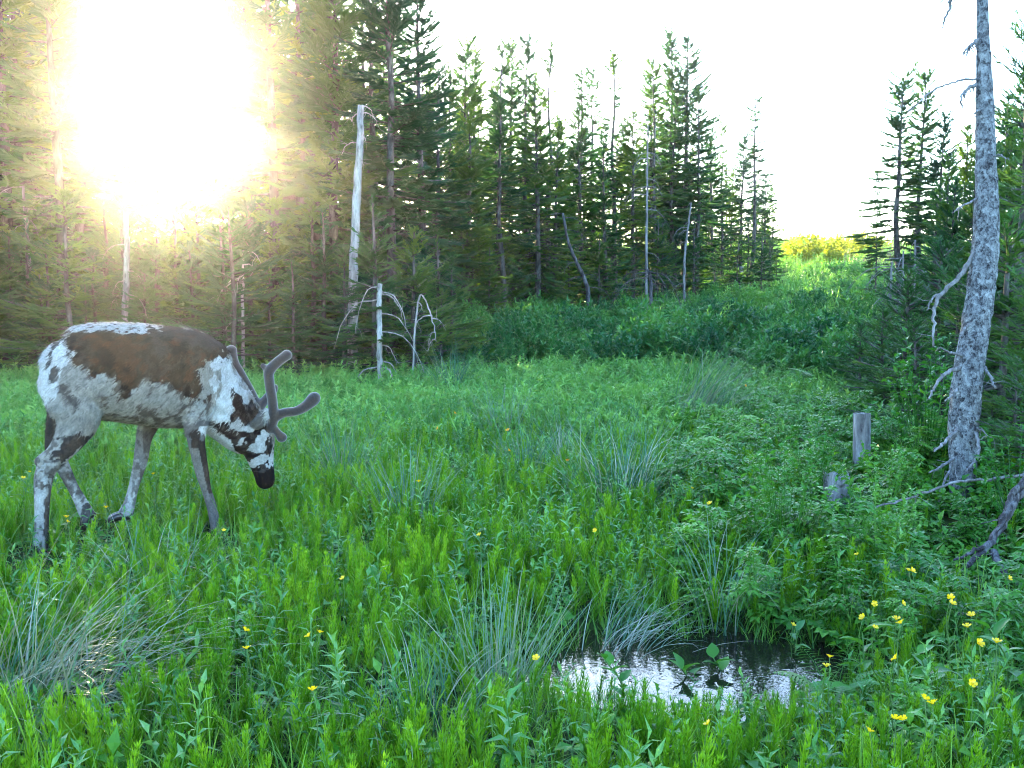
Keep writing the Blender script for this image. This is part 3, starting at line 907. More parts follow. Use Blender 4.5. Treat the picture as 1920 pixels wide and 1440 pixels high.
    XY = wedge(10500, 15.5, 75, R(33))
    x, y = XY.T
    keep = g.random(len(XY)) < np.clip(1 - in_forest(x, y) * .8, 0, 1)
    pr = place(XY, keep, 1.2, 2.4, .15, nk=4)
    scatter('hillside_grass', FG, *pr, 'grass and low growth on the rising clearing', 'grass')
    # laurel thicket at the far side of the meadow
    XY = wedge(2600, 10, 25, R(30))
    x, y = XY.T
    pr = place(XY, g.random(len(XY)) < laurel_zone(x, y) * .95, .55, 1.1, .12, nk=3)
    pr = pr[:3] + (np.where(g.random(len(pr[3])) < .22, 3, pr[3]),)
    scatter('laurel_thicket', SH + [p_fern(210, 8, .55)], *pr, 'dense dark green thicket of low shrubs across the clearing', 'shrubbery')
    XY = wedge(2200, 11, 40, R(33))
    x, y = XY.T
    pr = place(XY, g.random(len(XY)) < in_forest(x, y) * .75, .5, 1.0, .15, nk=3)
    scatter('forest_undergrowth', SH, *pr, 'shadowy shrubs under the forest trees', 'undergrowth')


build_meadow()
# ------------------------------------------------------------------ the reindeer
YAW = R(22)
HX = A(math.cos(YAW), math.sin(YAW), 0)      # where it walks
LX = A(math.sin(YAW), -math.cos(YAW), 0)     # its right flank
_foot = on_ground(76, 1040)
C0 = _foot - LX * .12


def bp(px, py, lat=0.0):
    d = ray(px, py)
    t = ((C0 + LX * lat - CAM) @ LX) / (d @ LX)
    return CAM + t * d


PXM = 1968 / 5.2


def limb(mb, rows, n=24, flat=1.0, sides=14):
    """rows: (px, py, lat, radius in px[, lateral ratio])"""
    S = spline([list(bp(r[0], r[1], r[2])) + [r[3] / PXM, (r[4] if len(r) > 4 else flat)] for r in rows], n)
    # round off both ends
    P, rad, rt = S[:, :3], np.maximum(S[:, 3], .004), S[:, 4]
    d0, d1 = unit(P[0] - P[1]), unit(P[-1] - P[-2])
    P = np.vstack([P[0] + d0 * rad[0] * .75, P[0] + d0 * rad[0] * .45, P, P[-1] + d1 * rad[-1] * .45, P[-1] + d1 * rad[-1] * .75])
    rad2 = np.concatenate([[rad[0] * .35, rad[0] * .8], rad, [rad[-1] * .8, rad[-1] * .35]])
    rt2 = np.concatenate([[rt[0], rt[0]], rt, [rt[-1], rt[-1]]])
    tube(mb, P, rad2, sides, ref=LX, ratio=rt2)


def fuse(mb, name, voxel, passes):
    """merge overlapping closed pieces into one continuous skin and relax it"""
    me = mb.mesh(name + '_raw')
    o = bpy.data.objects.new(name + '_raw', me)
    col.objects.link(o)
    md = o.modifiers.new('r', 'REMESH'); md.mode = 'VOXEL'; md.voxel_size = voxel; md.adaptivity = 0
    dg = bpy.context.evaluated_depsgraph_get()
    ev = o.evaluated_get(dg).to_mesh()
    n = len(ev.vertices)
    V = np.zeros(n * 3, np.float32); ev.vertices.foreach_get('co', V); V = V.reshape(-1, 3).astype(float)
    E = np.zeros(len(ev.edges) * 2, np.int32); ev.edges.foreach_get('vertices', E); E = E.reshape(-1, 2)
    lt = np.zeros(len(ev.polygons), np.int32); ev.polygons.foreach_get('loop_total', lt)
    lv = np.zeros(len(ev.loops), np.int32); ev.loops.foreach_get('vertex_index', lv)
    Q = lv.reshape(-1, 4) if (lt == 4).all() else None
    T = None
    if Q is None:
        st = np.concatenate([[0], np.cumsum(lt)[:-1]])
        Q = np.array([lv[s:s + 4] for s, k in zip(st, lt) if k == 4]); T = np.array([lv[s:s + 3] for s, k in zip(st, lt) if k == 3])
    o.evaluated_get(dg).to_mesh_clear()
    bpy.data.objects.remove(o)
    deg = np.bincount(E.ravel(), minlength=n).astype(float)[:, None]
    for k in range(passes):
        for f in (.55, -.50) if k < passes - 4 else (.5,):
            s = np.zeros_like(V)
            for c in range(3):
                s[:, c] = np.bincount(E[:, 0], V[E[:, 1], c], n) + np.bincount(E[:, 1], V[E[:, 0], c], n)
            V = V + f * (s / deg - V)
    return V, T, Q


def in_poly(x, y, poly):
    p = np.asarray(poly, float)
    c = np.zeros(len(x), bool)
    for (x1, y1), (x2, y2) in zip(p, np.roll(p, -1, 0)):
        k = ((y1 > y) != (y2 > y)) & (x < (x2 - x1) * (y - y1) / (y2 - y1 + 1e-9) + x1)
        c ^= k
    return c


def hash_noise(P, f, seed):
    """smooth-ish 3D value noise in [0,1]"""
    Q = P * f + seed * 17.3
    I = np.floor(Q).astype(np.int64); fr = Q - I
    fr = fr * fr * (3 - 2 * fr)
    out = np.zeros(len(P))
    for dx in (0, 1):
        for dy in (0, 1):
            for dz in (0, 1):
                h = (I[:, 0] + dx) * 73856093 ^ (I[:, 1] + dy) * 19349663 ^ (I[:, 2] + dz) * 83492791
                h = (h * 2654435761 + 12345) & 0xffffff
                v = ((h ^ (h >> 11)) % 10007) / 10007.0
                w = (fr[:, 0] if dx else 1 - fr[:, 0]) * (fr[:, 1] if dy else 1 - fr[:, 1]) * (fr[:, 2] if dz else 1 - fr[:, 2])
                out += v * w
    return out


BROWN, RUST, DARK, WHITE, CREAM, GREY = A(.029, .0165, .0115), A(.050, .021, .012), A(.008, .005, .005), A(.38, .375, .36), A(.22, .20, .17), A(.085, .080, .078)


def coat(P):
    """coat colour by place on the body: brown saddle, moulting pale flanks, dark-and-white face"""
    lat = (P - C0) @ LX

    def chart(Q):                                   # coat chart laid out over the animal's side
        d = Q - CAM
        dep = d @ PF
        return 960 + F * (d @ PR) / dep, 720 - F * (d @ PU) / dep
    x, y = chart(P + LX * (np.abs(lat) - lat)[:, None])          # both flanks carry the same pattern
    xf, yf = chart(P)
    far = (lat < -.02) & ((yf > 792) & (xf < 330) | (yf > 765) & (xf < 128))   # the legs of the other side have their own
    x = np.where(far, xf, x); y = np.where(far, yf, y)
    n1 = hash_noise(P, 28, 1); n2 = hash_noise(P, 70, 2); n3 = hash_noise(P, 14, 3); n4 = hash_noise(P * A(1, 1, .5), 130, 5)
    wx = x + (n1 - .5) * 30 + (n2 - .5) * 16
    wy = y + (hash_noise(P, 28, 7) - .5) * 34 + (hash_noise(P, 70, 8) - .5) * 18
    streak = hash_noise(P * A(1, 1, .35), 110, 21)
    c = CREAM[None] * (1 - .5 * n3[:, None]) + WHITE[None] * (.42 * n3[:, None])
    c = c * (.55 + .5 * n2 + .35 * (streak - .5))[:, None]

    def put(mask, colr, k=1.0):
        kk = (k * (.90 + .10 * (n2[mask] > .42)))[:, None]
        c[mask] = c[mask] * (1 - kk) + colr * kk * (.62 + .5 * n4[mask] + .3 * n3[mask])[:, None]
    body = (y < 815)
    put(body & (n1 * .55 + n2 * .45 < .42) & (x > 190) & (y > 690), BROWN * 1.3, .8)       # moulting mottles
    put(body & (n4 < .3) & (x > 110), GREY, .6)
    put(in_poly(wx, wy, [(122, 628), (150, 612), (250, 608), (330, 606), (395, 615), (425, 650), (432, 700), (400, 735), (380, 760), (350, 742), (335, 722), (300, 715), (262, 716), (243, 745), (225, 742), (218, 705), (190, 702), (150, 690), (128, 668)]), BROWN)
    put(in_poly(wx, wy, [(175, 625), (245, 622), (262, 700), (235, 735), (218, 690), (180, 680)]), RUST, .6)
    sad = (y < 760) & (c.mean(1) < .05)
    put(sad & (n3 * .6 + n1 * .4 < .40), DARK * 1.4, .6)
    put(sad & (n1 * .6 + n2 * .4 > .64), RUST * 1.5, .6)
    put(in_poly(wx, wy, [(375, 690), (410, 680), (418, 760), (395, 775), (378, 740)]), CREAM, .8)     # pale shoulder
    put((y < 622 + (n1 - .5) * 14) & (x > 118) & (x < 305) & (n2 < .64), WHITE * .85, .9)       # frosted back
    put((wy < 655 + (n3 - .5) * 50) & (wx > 290) & (x < 430), GREY * .6, .35)
    put(in_poly(wx, wy, [(60, 640), (100, 632), (128, 640), (132, 680), (112, 690), (110, 740), (90, 760), (60, 740)]), WHITE)
    put(in_poly(x + (n2 - .5) * 8, y + (n1 - .5) * 10, [(86, 685), (100, 640), (118, 622), (126, 626), (104, 650), (92, 690)]), DARK, .9)
    put(in_poly(x + (n2 - .5) * 9, y + (n1 - .5) * 9, [(92, 700), (108, 676), (112, 690), (104, 720), (96, 720)]), DARK, .9)
    put(in_poly(x + (n2 - .5) * 14, y + (n1 - .5) * 14, [(105, 725), (122, 715), (136, 735), (152, 750), (150, 768), (130, 760)]), DARK * 1.6, .75)
    # hind legs
    put(in_poly(wx, wy, [(88, 868), (104, 838), (128, 815), (172, 812), (160, 842), (128, 862), (112, 872)]), DARK * 1.7, .92)
    put((lat < -.02) & (y > 762) & (y < 850) & (x < 135), DARK * 1.3, .9)
    put((wy > 868) & (x < 135) & (lat > 0), GREY * 1.25, .55)
    put((wy > 905) & (lat > 0) & (x > 84 + (n1 - .5) * 14 + (n2 - .5) * 8) & (x < 110), DARK * 1.8, .7)
    put((wy > 872) & (y < 1045) & (x < 84 + (n1 - .5) * 12) & (lat > 0) & (n2 > .25), WHITE * .8, .75)
    put((wy > 855) & (wy < 905) & (x < 112) & (lat > 0) & (n2 > .5), CREAM, .8)
    put((lat < 0) & (y > 862) & (x > 95) & (x < 190), GREY * .95, .85)
    put((lat < 0) & (wy > 938) & (x > 100) & (x < 200), WHITE * .9, .8)
    put((lat < 0) & (y > 945 + (n1 - .5) * 16) & (x > 152) & (x < 170), DARK, .8)
    # fore legs
    put((lat > 0) & (x > 330) & (x < 430) & (y > 790 + (n1 - .5) * 30), GREY * .85, .8)
    put((lat > 0) & (x > 355 + (y - 820) * .24) & (x < 430) & (y > 818 + (n1 - .5) * 40), BROWN * .8, .92)
    put((lat > 0) & (x > 340) & (x < 372 + (y - 840) * .22) & (y > 840), CREAM * .75, .6)
    put((lat > 0) & (x > 370) & (y > 925) & (x < 430), GREY * 1.3, .7)
    put((lat < 0) & (x > 200) & (x < 310) & (y > 806), GREY * 1.3, .8)
    put((lat < 0) & (x > 268) & (x < 310) & (y > 790) & (y < 850), BROWN * 1.2, .6)
    put((lat < 0) & (x > 200) & (x < 262) & (y > 880), WHITE * .85, .7)
    put((lat < 0) & (x > 248) & (x < 275) & (y > 900) & (n1 > .45), DARK * 1.6, .6)
    put((y > 815) & (x < 330) & (n1 * .5 + n2 * .5 < .40), BROWN * 1.1, .55)
    put((y > 860) & (x < 300) & (n1 * .4 + n2 * .6 > .62), WHITE * .75, .5)
    # neck and head
    hd = (x > 425 + (y - 700) * .0) & (y > 690) | (x > 402) & (y > 800)
    hx = x + (n2 - .5) * 13; hy = y + (n1 - .5) * 12
    put(in_poly(wx, wy, [(408, 660), (440, 690), (478, 760), (455, 790), (430, 800), (400, 795), (402, 740)]), WHITE * .95)
    put(in_poly(hx, hy, [(402, 792), (432, 792), (442, 760), (470, 752), (500, 782), (528, 930), (470, 930), (455, 868), (420, 822)]), DARK * 1.25)
    put(in_poly(hx, hy, [(436, 725), (452, 735), (462, 760), (440, 764)]), DARK * 1.4)
    for pl in ([(428, 806), (446, 784), (452, 796), (482, 800), (474, 812), (448, 804)], [(442, 838), (448, 822), (462, 820), (456, 834)],
               [(458, 846), (476, 826), (498, 808), (503, 818), (494, 846), (470, 850)], [(462, 868), (480, 862), (498, 848), (508, 858), (486, 872), (468, 876)],
               [(506, 850), (522, 850), (522, 876), (508, 872)], [(470, 880), (492, 874), (500, 866), (512, 874), (488, 884)]):
        put(in_poly(hx, hy, pl), WHITE * .8, .92)
    put(in_poly(hx, hy, [(370, 796), (396, 796), (426, 822), (458, 862), (462, 880), (440, 868), (400, 840)]), WHITE * .95)
    put((y > 880 + (n1 - .5) * 10) & (x > 455), DARK * .9)
    put((np.abs(lat) > .1) & (x > 468) & (y < 806) & (y > 755), GREY * 1.1)
    put((np.abs(lat) > .1) & (x > 496) & (y < 800) & (y > 755), WHITE * .8)
    return np.clip(c, .006, .8), x, y, lat


def fur_mat(name, rough=.85):
    m, nt, N, Lk, out = new_mat(name)
    a = N.new("ShaderNodeAttribute"); a.attribute_name = 'coat'
    tc = N.new("ShaderNodeTexCoord")
    nz = N.new("ShaderNodeTexNoise"); nz.inputs["Scale"].default_value = 140; nz.inputs["Detail"].default_value = 4
    Lk.new(tc.outputs["Object"], nz.inputs["Vector"])
    v = ramp(N, Lk, nz.outputs[0], [(.3, (.75, .75, .75)), (.7, (1.15, 1.15, 1.15))])
    mx = N.new("ShaderNodeMix"); mx.data_type = 'RGBA'; mx.blend_type = 'MULTIPLY'; mx.inputs[0].default_value = 1
    Lk.new(a.outputs[0], mx.inputs["A"]); Lk.new(v, mx.inputs["B"])
    b = N.new("ShaderNodeBsdfPrincipled"); b.inputs["Roughness"].default_value = rough
    b.inputs["Specular IOR Level"].default_value = .04
    b.inputs["Sheen Weight"].default_value = 0
    Lk.new(mx.outputs["Result"], b.inputs["Base Color"])
    bu = N.new("ShaderNodeBump"); bu.inputs["Strength"].default_value = .5; bu.inputs["Distance"].default_value = .006
    Lk.new(nz.outputs[0], bu.inputs["Height"]); Lk.new(bu.outputs[0], b.inputs["Normal"])
    Lk.new(b.outputs[0], out.inputs[0])
    return m


def plain_mat(name, c, rough=.6, spec=.3, sheen=0, nscale=60, var=.25):
    m, nt, N, Lk, out = new_mat(name)
    tc = N.new("ShaderNodeTexCoord")
    nz = N.new("ShaderNodeTexNoise"); nz.inputs["Scale"].default_value = nscale; nz.inputs["Detail"].default_value = 5
    Lk.new(tc.outputs["Object"], nz.inputs["Vector"])
    cc = ramp(N, Lk, nz.outputs[0], [(.3, tuple(q * (1 - var) for q in c)), (.7, tuple(q * (1 + var) for q in c))])
    b = N.new("ShaderNodeBsdfPrincipled"); b.inputs["Roughness"].default_value = rough
    b.inputs["Specular IOR Level"].default_value = spec; b.inputs["Sheen Weight"].default_value = sheen
    Lk.new(cc, b.inputs["Base Color"])
    bu = N.new("ShaderNodeBump"); bu.inputs["Strength"].default_value = .3; bu.inputs["Distance"].default_value = .004
    Lk.new(nz.outputs[0], bu.inputs["Height"]); Lk.new(bu.outputs[0], b.inputs["Normal"])
    Lk.new(b.outputs[0], out.inputs[0])
    return m


def color_mesh(me, c):
    at_ = me.color_attributes.new('coat', 'FLOAT_COLOR', 'POINT')
    at_.data.foreach_set('color', np.hstack([c, np.ones((len(c), 1))]).astype(np.float32).ravel())


def build_reindeer():
    base = A(*((C0 + bp(250, 800))[:2] * .5), 0)
    base = bp(240, 800); base[2] = float(gz(base[0], base[1]))
    root = thing('reindeer', 'grazing reindeer with velvet antlers, brown back and moulting pale flanks', 'reindeer', base)
    mb = MB()
    # trunk of the body: (px, top, bottom, half width)
    rows = []
    for x, t, b, w in [(88, 664, 712, .07), (97, 644, 742, .135), (112, 627, 766, .18), (135, 614, 780, .205), (165, 607, 786, .215), (215, 604, 790, .23), (270, 607, 797, .235),
                       (320, 612, 803, .22), (360, 617, 800, .19), (395, 640, 788, .155), (418, 672, 772, .11)]:
        p, q = bp(x, t), bp(x, b)
        rows.append(list((p + q) / 2) + [np.linalg.norm(p - q) / 2, w])
    S = spline(rows, 40)
    P, rad = S[:, :3], S[:, 3]
    tube(mb, P, rad, 28, ref=LX, ratio=S[:, 4] / rad)
    # neck, head
    limb(mb, [(362, 702, 0, 72, .85), (400, 742, 0, 63, .8), (432, 778, 0, 56, .78), (463, 812, .0, 47, .8)], 20)
    limb(mb, [(478, 800, 0, 36, .85), (483, 832, .0, 33, .88), (489, 862, .0, 25, .82), (495, 886, .0, 20, .9), (498, 903, .0, 18.5, .95)], 24)
    # hind legs
    limb(mb, [(140, 680, .09, 58, .55), (140, 740, .12, 52, .55), (146, 788, .13, 38, .62), (126, 830, .13, 25, .7), (96, 866, .125, 18.5, .75), (82, 896, .12, 16.5, .75), (79, 945, .12, 13, .8), (78, 995, .12, 12.2, .85), (77, 1022, .12, 14.5, .9), (74, 1036, .12, 12, .9)], 46)
    limb(mb, [(90, 858, .125, 14, .7), (73, 866, .125, 10, .7)], 6)
    limb(mb, [(135, 720, -.08, 48, .6), (124, 770, -.11, 34, .6), (108, 818, -.12, 22, .7), (104, 850, -.12, 17, .75), (119, 878, -.12, 13, .8), (136, 912, -.12, 10.5, .85), (150, 938, -.12, 11.5, .9), (160, 958, -.12, 13.5, .95), (166, 972, -.12, 12, 1)], 40)
    # fore legs
    limb(mb, [(378, 690, .09, 48, .5), (374, 745, .12, 36, .55), (368, 790, .12, 24, .65), (368, 826, .12, 16.5, .75), (375, 866, .12, 13.5, .85), (379, 886, .12, 12.5, .85), (387, 918, .12, 9.5, .9), (397, 950, .12, 9.5, .95), (404, 985, .12, 10, 1), (408, 1002, .12, 10.5, 1)], 40)
    limb(mb, [(305, 730, -.08, 34, .5), (288, 775, -.11, 24, .6), (271, 818, -.115, 15.5, .75), (264, 862, -.115, 13.5, .85), (258, 886, -.115, 11.5, .85), (250, 915, -.115, 9.8, .9), (243, 944, -.115, 11, .95), (236, 962, -.115, 14, 1), (230, 971, -.115, 12, 1)], 40)
    # tail, ears
    limb(mb, [(104, 650, 0, 11, .8), (88, 672, 0, 10, .8), (84, 700, 0, 6, .8)], 10)
    limb(mb, [(478, 802, .085, 8, .7), (486, 792, .125, 14, .35), (495, 779, .15, 11, .35), (501, 767, .16, 3, .5)], 12)
    limb(mb, [(482, 795, -.075, 8, .7), (490, 785, -.115, 12, .35), (496, 775, -.14, 9, .35), (500, 766, -.15, 3, .5)], 12)
    limb(mb, [(487, 824, .062, 8, .6), (492, 832, .06, 6, .6)], 6)       # brow above the eye
    V, T, Q = fuse(mb, 'reindeer', .0065, 14)
    # shaggy relief
    c, x, y, lat = coat(V)
    V0 = V.copy()
    nrm_me = make_mesh('tmp', V, T, Q); nn = np.zeros(len(V) * 3, np.float32); nrm_me.vertices.foreach_get('normal', nn); nn = nn.reshape(-1, 3).astype(float)
    woolly = np.clip((815 - y) / 30, 0, 1) * np.clip(.35 + (c.mean(1) > .2) * .8, 0, 1)
    V = V + nn * ((hash_noise(V, 40, 11) - .5) * .012 + (hash_noise(V * A(1, 1, .6), 95, 12) - .5) * .008)[:, None] * woolly[:, None]
    me = make_mesh('body', V - base, T, Q, [fur_mat('reindeer coat')], True)
    color_mesh(me, c)
    body = link('body', me, root)
    # hair tufts lying back along the body
    g = np.random.default_rng(3)
    k = g.choice(len(V), 36000, replace=False)
    k = k[(y[k] < 868) & ((x[k] < 452) | (y[k] < 800)) | (g.random(len(k)) < .22)]
    flow = unit(-HX[None] * .8 + A(0, 0, -1) * .75 + g.normal(0, .25, (len(k), 3)))
    nrm = nn[k]
    fl = unit(flow - nrm * (flow * nrm).sum(1)[:, None])
    fl = unit(fl + nrm * g.uniform(.08, .42, len(k))[:, None])
    L = np.where(y[k] < 815, g.uniform(.014, .036, len(k)), g.uniform(.006, .012, len(k)))
    L = np.where((x[k] > 455) & (y[k] > 795), L * .4, L)
    S = unit(np.cross(fl, nrm)) * .0022
    b0 = V[k] - nrm * .002
    FV = np.stack([b0 - S, b0 + S, b0 + fl * L[:, None]], 1).reshape(-1, 3)
    hm = make_mesh('hair', FV - base, np.arange(len(FV)).reshape(-1, 3), None, [bpy.data.materials['reindeer coat']], False)
    color_mesh(hm, np.repeat(np.clip(c[k] * g.uniform(.75, 1.3, len(k))[:, None], .006, .8), 3, 0))
    tag(link('hair', hm, body), None, None, None, 'stuff')
    # hooves: cloven
    hoofm = plain_mat('hoof horn', (.018, .013, .012), .35, .5)

    def hoof(p, fwd, s=1.0, down=A(0, 0, -1)):
        fwd = unit(fwd); sd = unit(np.cross(fwd, down))
        hb = MB()
        for q in (-1, 1):
            o_ = p + sd * q * .016 * s
            pts = np.stack([o_ - fwd * .012 * s - down * .03 * s, o_ + down * .012 * s + fwd * .004, o_ + fwd * .03 * s + down * .034 * s, o_ + fwd * .058 * s + down * .052 * s])
            tube(hb, spline(pts, 9), np.interp(np.linspace(0, 1, 9), [0, .3, .75, 1], [.018, .022, .019, .006]) * s, 10)
        for q in (-1, 1):
            o_ = p + sd * q * .02 * s - fwd * .022 * s - down * .03 * s
            tube(hb, np.stack([o_, o_ - fwd * .012 * s + down * .02 * s, o_ - fwd * .012 * s + down * .034 * s]), A(.008, .008, .003) * s, 7)
        V_, T_, Q_ = fuse(hb, 'hoof', .004, 6)
        link('hoof', make_mesh('hoof', V_ - base, T_, Q_, [hoofm], True), root)
    hoof(bp(75, 1032, .12), HX * .9 - LX * -.1)
    hoof(bp(166, 968, -.12), HX * .35 + A(0, 0, -.9), 1.0, unit(A(0, 0, -.35) - HX * .9 + LX * .2))
    hoof(bp(408, 1000, .12), HX)
    hoof(bp(231, 967, -.115), -HX * .55 + A(0, 0, -.75), 1.0, unit(-HX * .9 + A(0, 0, .45)))
    # eye
    em = plain_mat('dark eye', (.006, .004, .003), .08, .7)
    for s in (1, -1):
        e = MB(); c_ = bp(489, 830, .068 * s)
        tube(e, c_ + LX[None] * np.linspace(-.012, .008, 7)[:, None] * s, A(.003, .009, .0115, .012, .011, .008, .003), 12)
        link('eye', e.mesh('eye', em, smooth=True), root, -Vector(base))
    # antlers in velvet
    vm = plain_mat('antler velvet', (.030, .021, .018), .8, .1, .6, 120, .3)

    def antler(name, beams, lab):
        ab = MB()
        for b in beams:
            limb(ab, [(r[0], r[1], r[2], r[3] * 1.12) for r in b], 26, 1.0, 12)
        V_, T_, Q_ = fuse(ab, name, .0055, 10)
        o = link(name, make_mesh(name, V_ - base, T_, Q_, [vm], True), root)
        o['label'] = lab
    antler('antler', [[(502, 806, .045, 9), (512, 790, .07, 9), (511, 754, .11, 8.8), (505, 716, .15, 8.6), (505, 696, .17, 9), (519, 680, .17, 8.6), (532, 670, .165, 8.6), (539, 665, .16, 9.5)],
                      [(505, 702, .16, 7.5), (498, 691, .155, 5.5), (492, 685, .15, 4.5)],
                      [(511, 785, .075, 9), (533, 774, .09, 8.2), (555, 771, .10, 8.2), (574, 761, .10, 9.5), (588, 748, .10, 11.5), (591, 744, .10, 10.5)],
                      [(509, 797, .055, 7), (521, 812, .06, 6.8), (528, 820, .06, 9.5), (529, 822, .06, 9)]], 'raised antler with forward tine')
    antler('antler', [[(492, 802, -.05, 9), (486, 775, -.09, 9), (474, 744, -.15, 8.8), (452, 703, -.19, 8.6), (439, 680, -.2, 8.6), (434, 662, -.2, 10), (433, 656, -.2, 11)],
                      [(444, 692, -.195, 6.5), (428, 682, -.19, 6), (422, 674, -.185, 5.5)],
                      [(483, 770, -.09, 8.5), (496, 752, -.12, 8.2), (510, 735, -.15, 8.2), (514, 726, -.15, 8)]], 'swept-back antler beyond the neck')


build_reindeer()
# ------------------------------------------------------------------ dead trunk, snags, stumps, fallen branches
drg = np.random.default_rng(77)


def stick(mb, pts, r0, r1, n=None, sides=6, wob=.006, rg=drg):
    P = spline(pts, n or max(6, 5 * len(pts)))
    P[1:-1] += rg.normal(0, wob, P[1:-1].shape)
    tube(mb, P, np.linspace(r0, r1, len(P)), sides, rough=.06, rg=rg)
    return P


def twigs(mb, P, k, l0, l1, r, drop=.5, rg=drg):
    for q in range(k):
        i = rg.integers(2, len(P))
        d = unit(rg.normal(0, 1, 3) + A(0, 0, -drop)) * rg.uniform(l0, l1)
        stick(mb, [P[i], P[i] + d * .5 + rg.normal(0, .01, 3), P[i] + d], r, r * .35, 5, 4, .003)


def build_dead_tree():
    Y = 5.55
    base = stand(1803, Y)
    root = thing('dead_tree', 'leaning dead tree trunk with pale scaly lichen bark and bare broken branches', 'dead tree', base)
    mb = MB()
    pts = [(1800, 1010), (1803, 940), (1806, 860), (1808, 780), (1815, 700), (1828, 620), (1840, 540), (1848, 460), (1850, 380), (1848, 280), (1846, 160), (1843, 60), (1841, -60), (1838, -260)]
    rad = [27, 21, 24, 27, 26.5, 25.5, 25, 23.5, 21, 18, 15, 11.5, 9, 5]
    S = spline([list(at(x, y, Y + .0004 * (900 - y)) - base) + [r / F * Y] for (x, y), r in zip(pts, rad)], 90)
    g = np.random.default_rng(4)
    P, r = S[:, :3], S[:, 3]
    n, sides = len(P), 28
    a = np.arange(sides) * 2 * math.pi / sides
    # scaly bark: angular plates standing proud
    V = []
    for i in range(n):
        h = hash_noise(np.stack([np.cos(a) * 3.2, np.sin(a) * 3.2, np.full(sides, P[i, 2] * 16)], -1), 1.6, 3) + .5 * hash_noise(np.stack([np.cos(a) * 3, np.sin(a) * 3, np.full(sides, P[i, 2] * 30)], -1), 2.6, 9)
        rr = r[i] * (.88 + .20 * h)
        V.append(P[i] + np.stack([np.cos(a) * rr, np.sin(a) * rr, np.zeros(sides)], -1))
    V = np.concatenate(V)
    i, k = np.meshgrid(np.arange(n - 1), np.arange(sides), indexing='ij'); k2 = (k + 1) % sides
    mb.add(V, None, np.stack([i * sides + k, i * sides + k2, (i + 1) * sides + k2, (i + 1) * sides + k], -1).reshape(-1, 4))
    link('trunk', mb.mesh('dead_trunk', M['palebark'], smooth=True), root)
    B = [([(1835, 465), (1802, 515), (1768, 548), (1752, 580), (1750, 615), (1750, 650)], 5, 2, .05), ([(1768, 548), (1748, 560), (1738, 582)], 2.6, 1.2, .1),
         ([(1814, 688), (1790, 692), (1768, 705), (1752, 728), (1741, 748)], 5, 1.5, .25), ([(1812, 672), (1788, 662), (1762, 652)], 3.6, 1.4, .2), ([(1846, 688), (1858, 708), (1866, 728)], 3.2, 2, .2),
         ([(1806, 795), (1785, 815), (1768, 832), (1752, 846)], 4.2, 1.8, .3), ([(1795, 855), (1768, 872), (1742, 886)], 3.2, 1.3, .25), ([(1818, 785), (1828, 812), (1836, 838), (1828, 862), (1812, 886)], 3.8, 1.8, .3),
         ([(1793, 858), (1776, 890), (1765, 925), (1762, 950), (1768, 972)], 2.6, 1.2, .3), ([(1806, 720), (1790, 735), (1772, 752)], 2.8, 1.4, .15), ([(1838, 158), (1818, 164), (1806, 176), (1801, 192)], 4.4, 1.6, .1),
         ([(1838, 72), (1822, 84), (1808, 96)], 4.2, 1.5, .1), ([(1836, 150), (1796, 152), (1760, 165), (1726, 188), (1700, 214)], 2.6, .9, .1), ([(1838, -40), (1806, -30), (1786, -8), (1780, 14), (1768, 44)], 5, 1.8, -.1),
         ([(1838, -60), (1800, -40), (1762, 6)], 3, 1, .2), ([(1838, 205), (1826, 214)], 3, 1.5, .1), ([(1822, 600), (1806, 622), (1798, 640)], 3, 1.2, .2), ([(1832, 372), (1808, 384), (1790, 396)], 2.4, 1, .2),
         ([(1850, 300), (1872, 290), (1892, 300)], 2.4, 1, .2), ([(1818, 800), (1840, 806), (1850, 816)], 2, 1, .25)]
    for q, (pp, r0, r1, off) in enumerate(B):
        b = MB()
        W = [at(x, y, Y + .0004 * (900 - y) - off * k / max(1, len(pp) - 1)) - base for k, (x, y) in enumerate(pp)]
        C = stick(b, W, r0 / F * Y, r1 / F * Y, None, 7, .003)
        twigs(b, C, 5 if len(pp) > 2 else 2, .03, .10, .0022, .7)
        if q in (10, 11, 13):          # beard lichen hanging from the upper branches
            for _ in range(26):
                i_ = drg.integers(2, len(C))
                d = A(drg.normal(0, .02), drg.normal(0, .02), -drg.uniform(.02, .07))
                stick(b, [C[i_], C[i_] + d * .5 + drg.normal(0, .008, 3), C[i_] + d], .0035, .001, 4, 3, .002)
        o = link('branch', b.mesh('dead_branch', M['deadwood'], smooth=True), root)


build_dead_tree()


def one_piece(name, label, cat, mat, fn, base, group=None):
    mb = MB(); fn(mb)
    V = np.concatenate(mb.V) - base
    o = link(name, make_mesh(name, V, np.concatenate(mb.T) if mb.T else None, np.concatenate(mb.Q) if mb.Q else None, [M[mat]], True), None, base)
    return tag(o, label, cat, group)


def fallen_thin(mb):
    C = stick(mb, [at(1640, 952, 4.75), at(1712, 932, 4.8), at(1790, 906, 4.85), at(1832, 900, 4.9), at(1890, 893, 4.95), at(1990, 880, 5.0)], .0045, .008, 30, 6, .004)
    twigs(mb, C, 8, .04, .12, .002, .4)


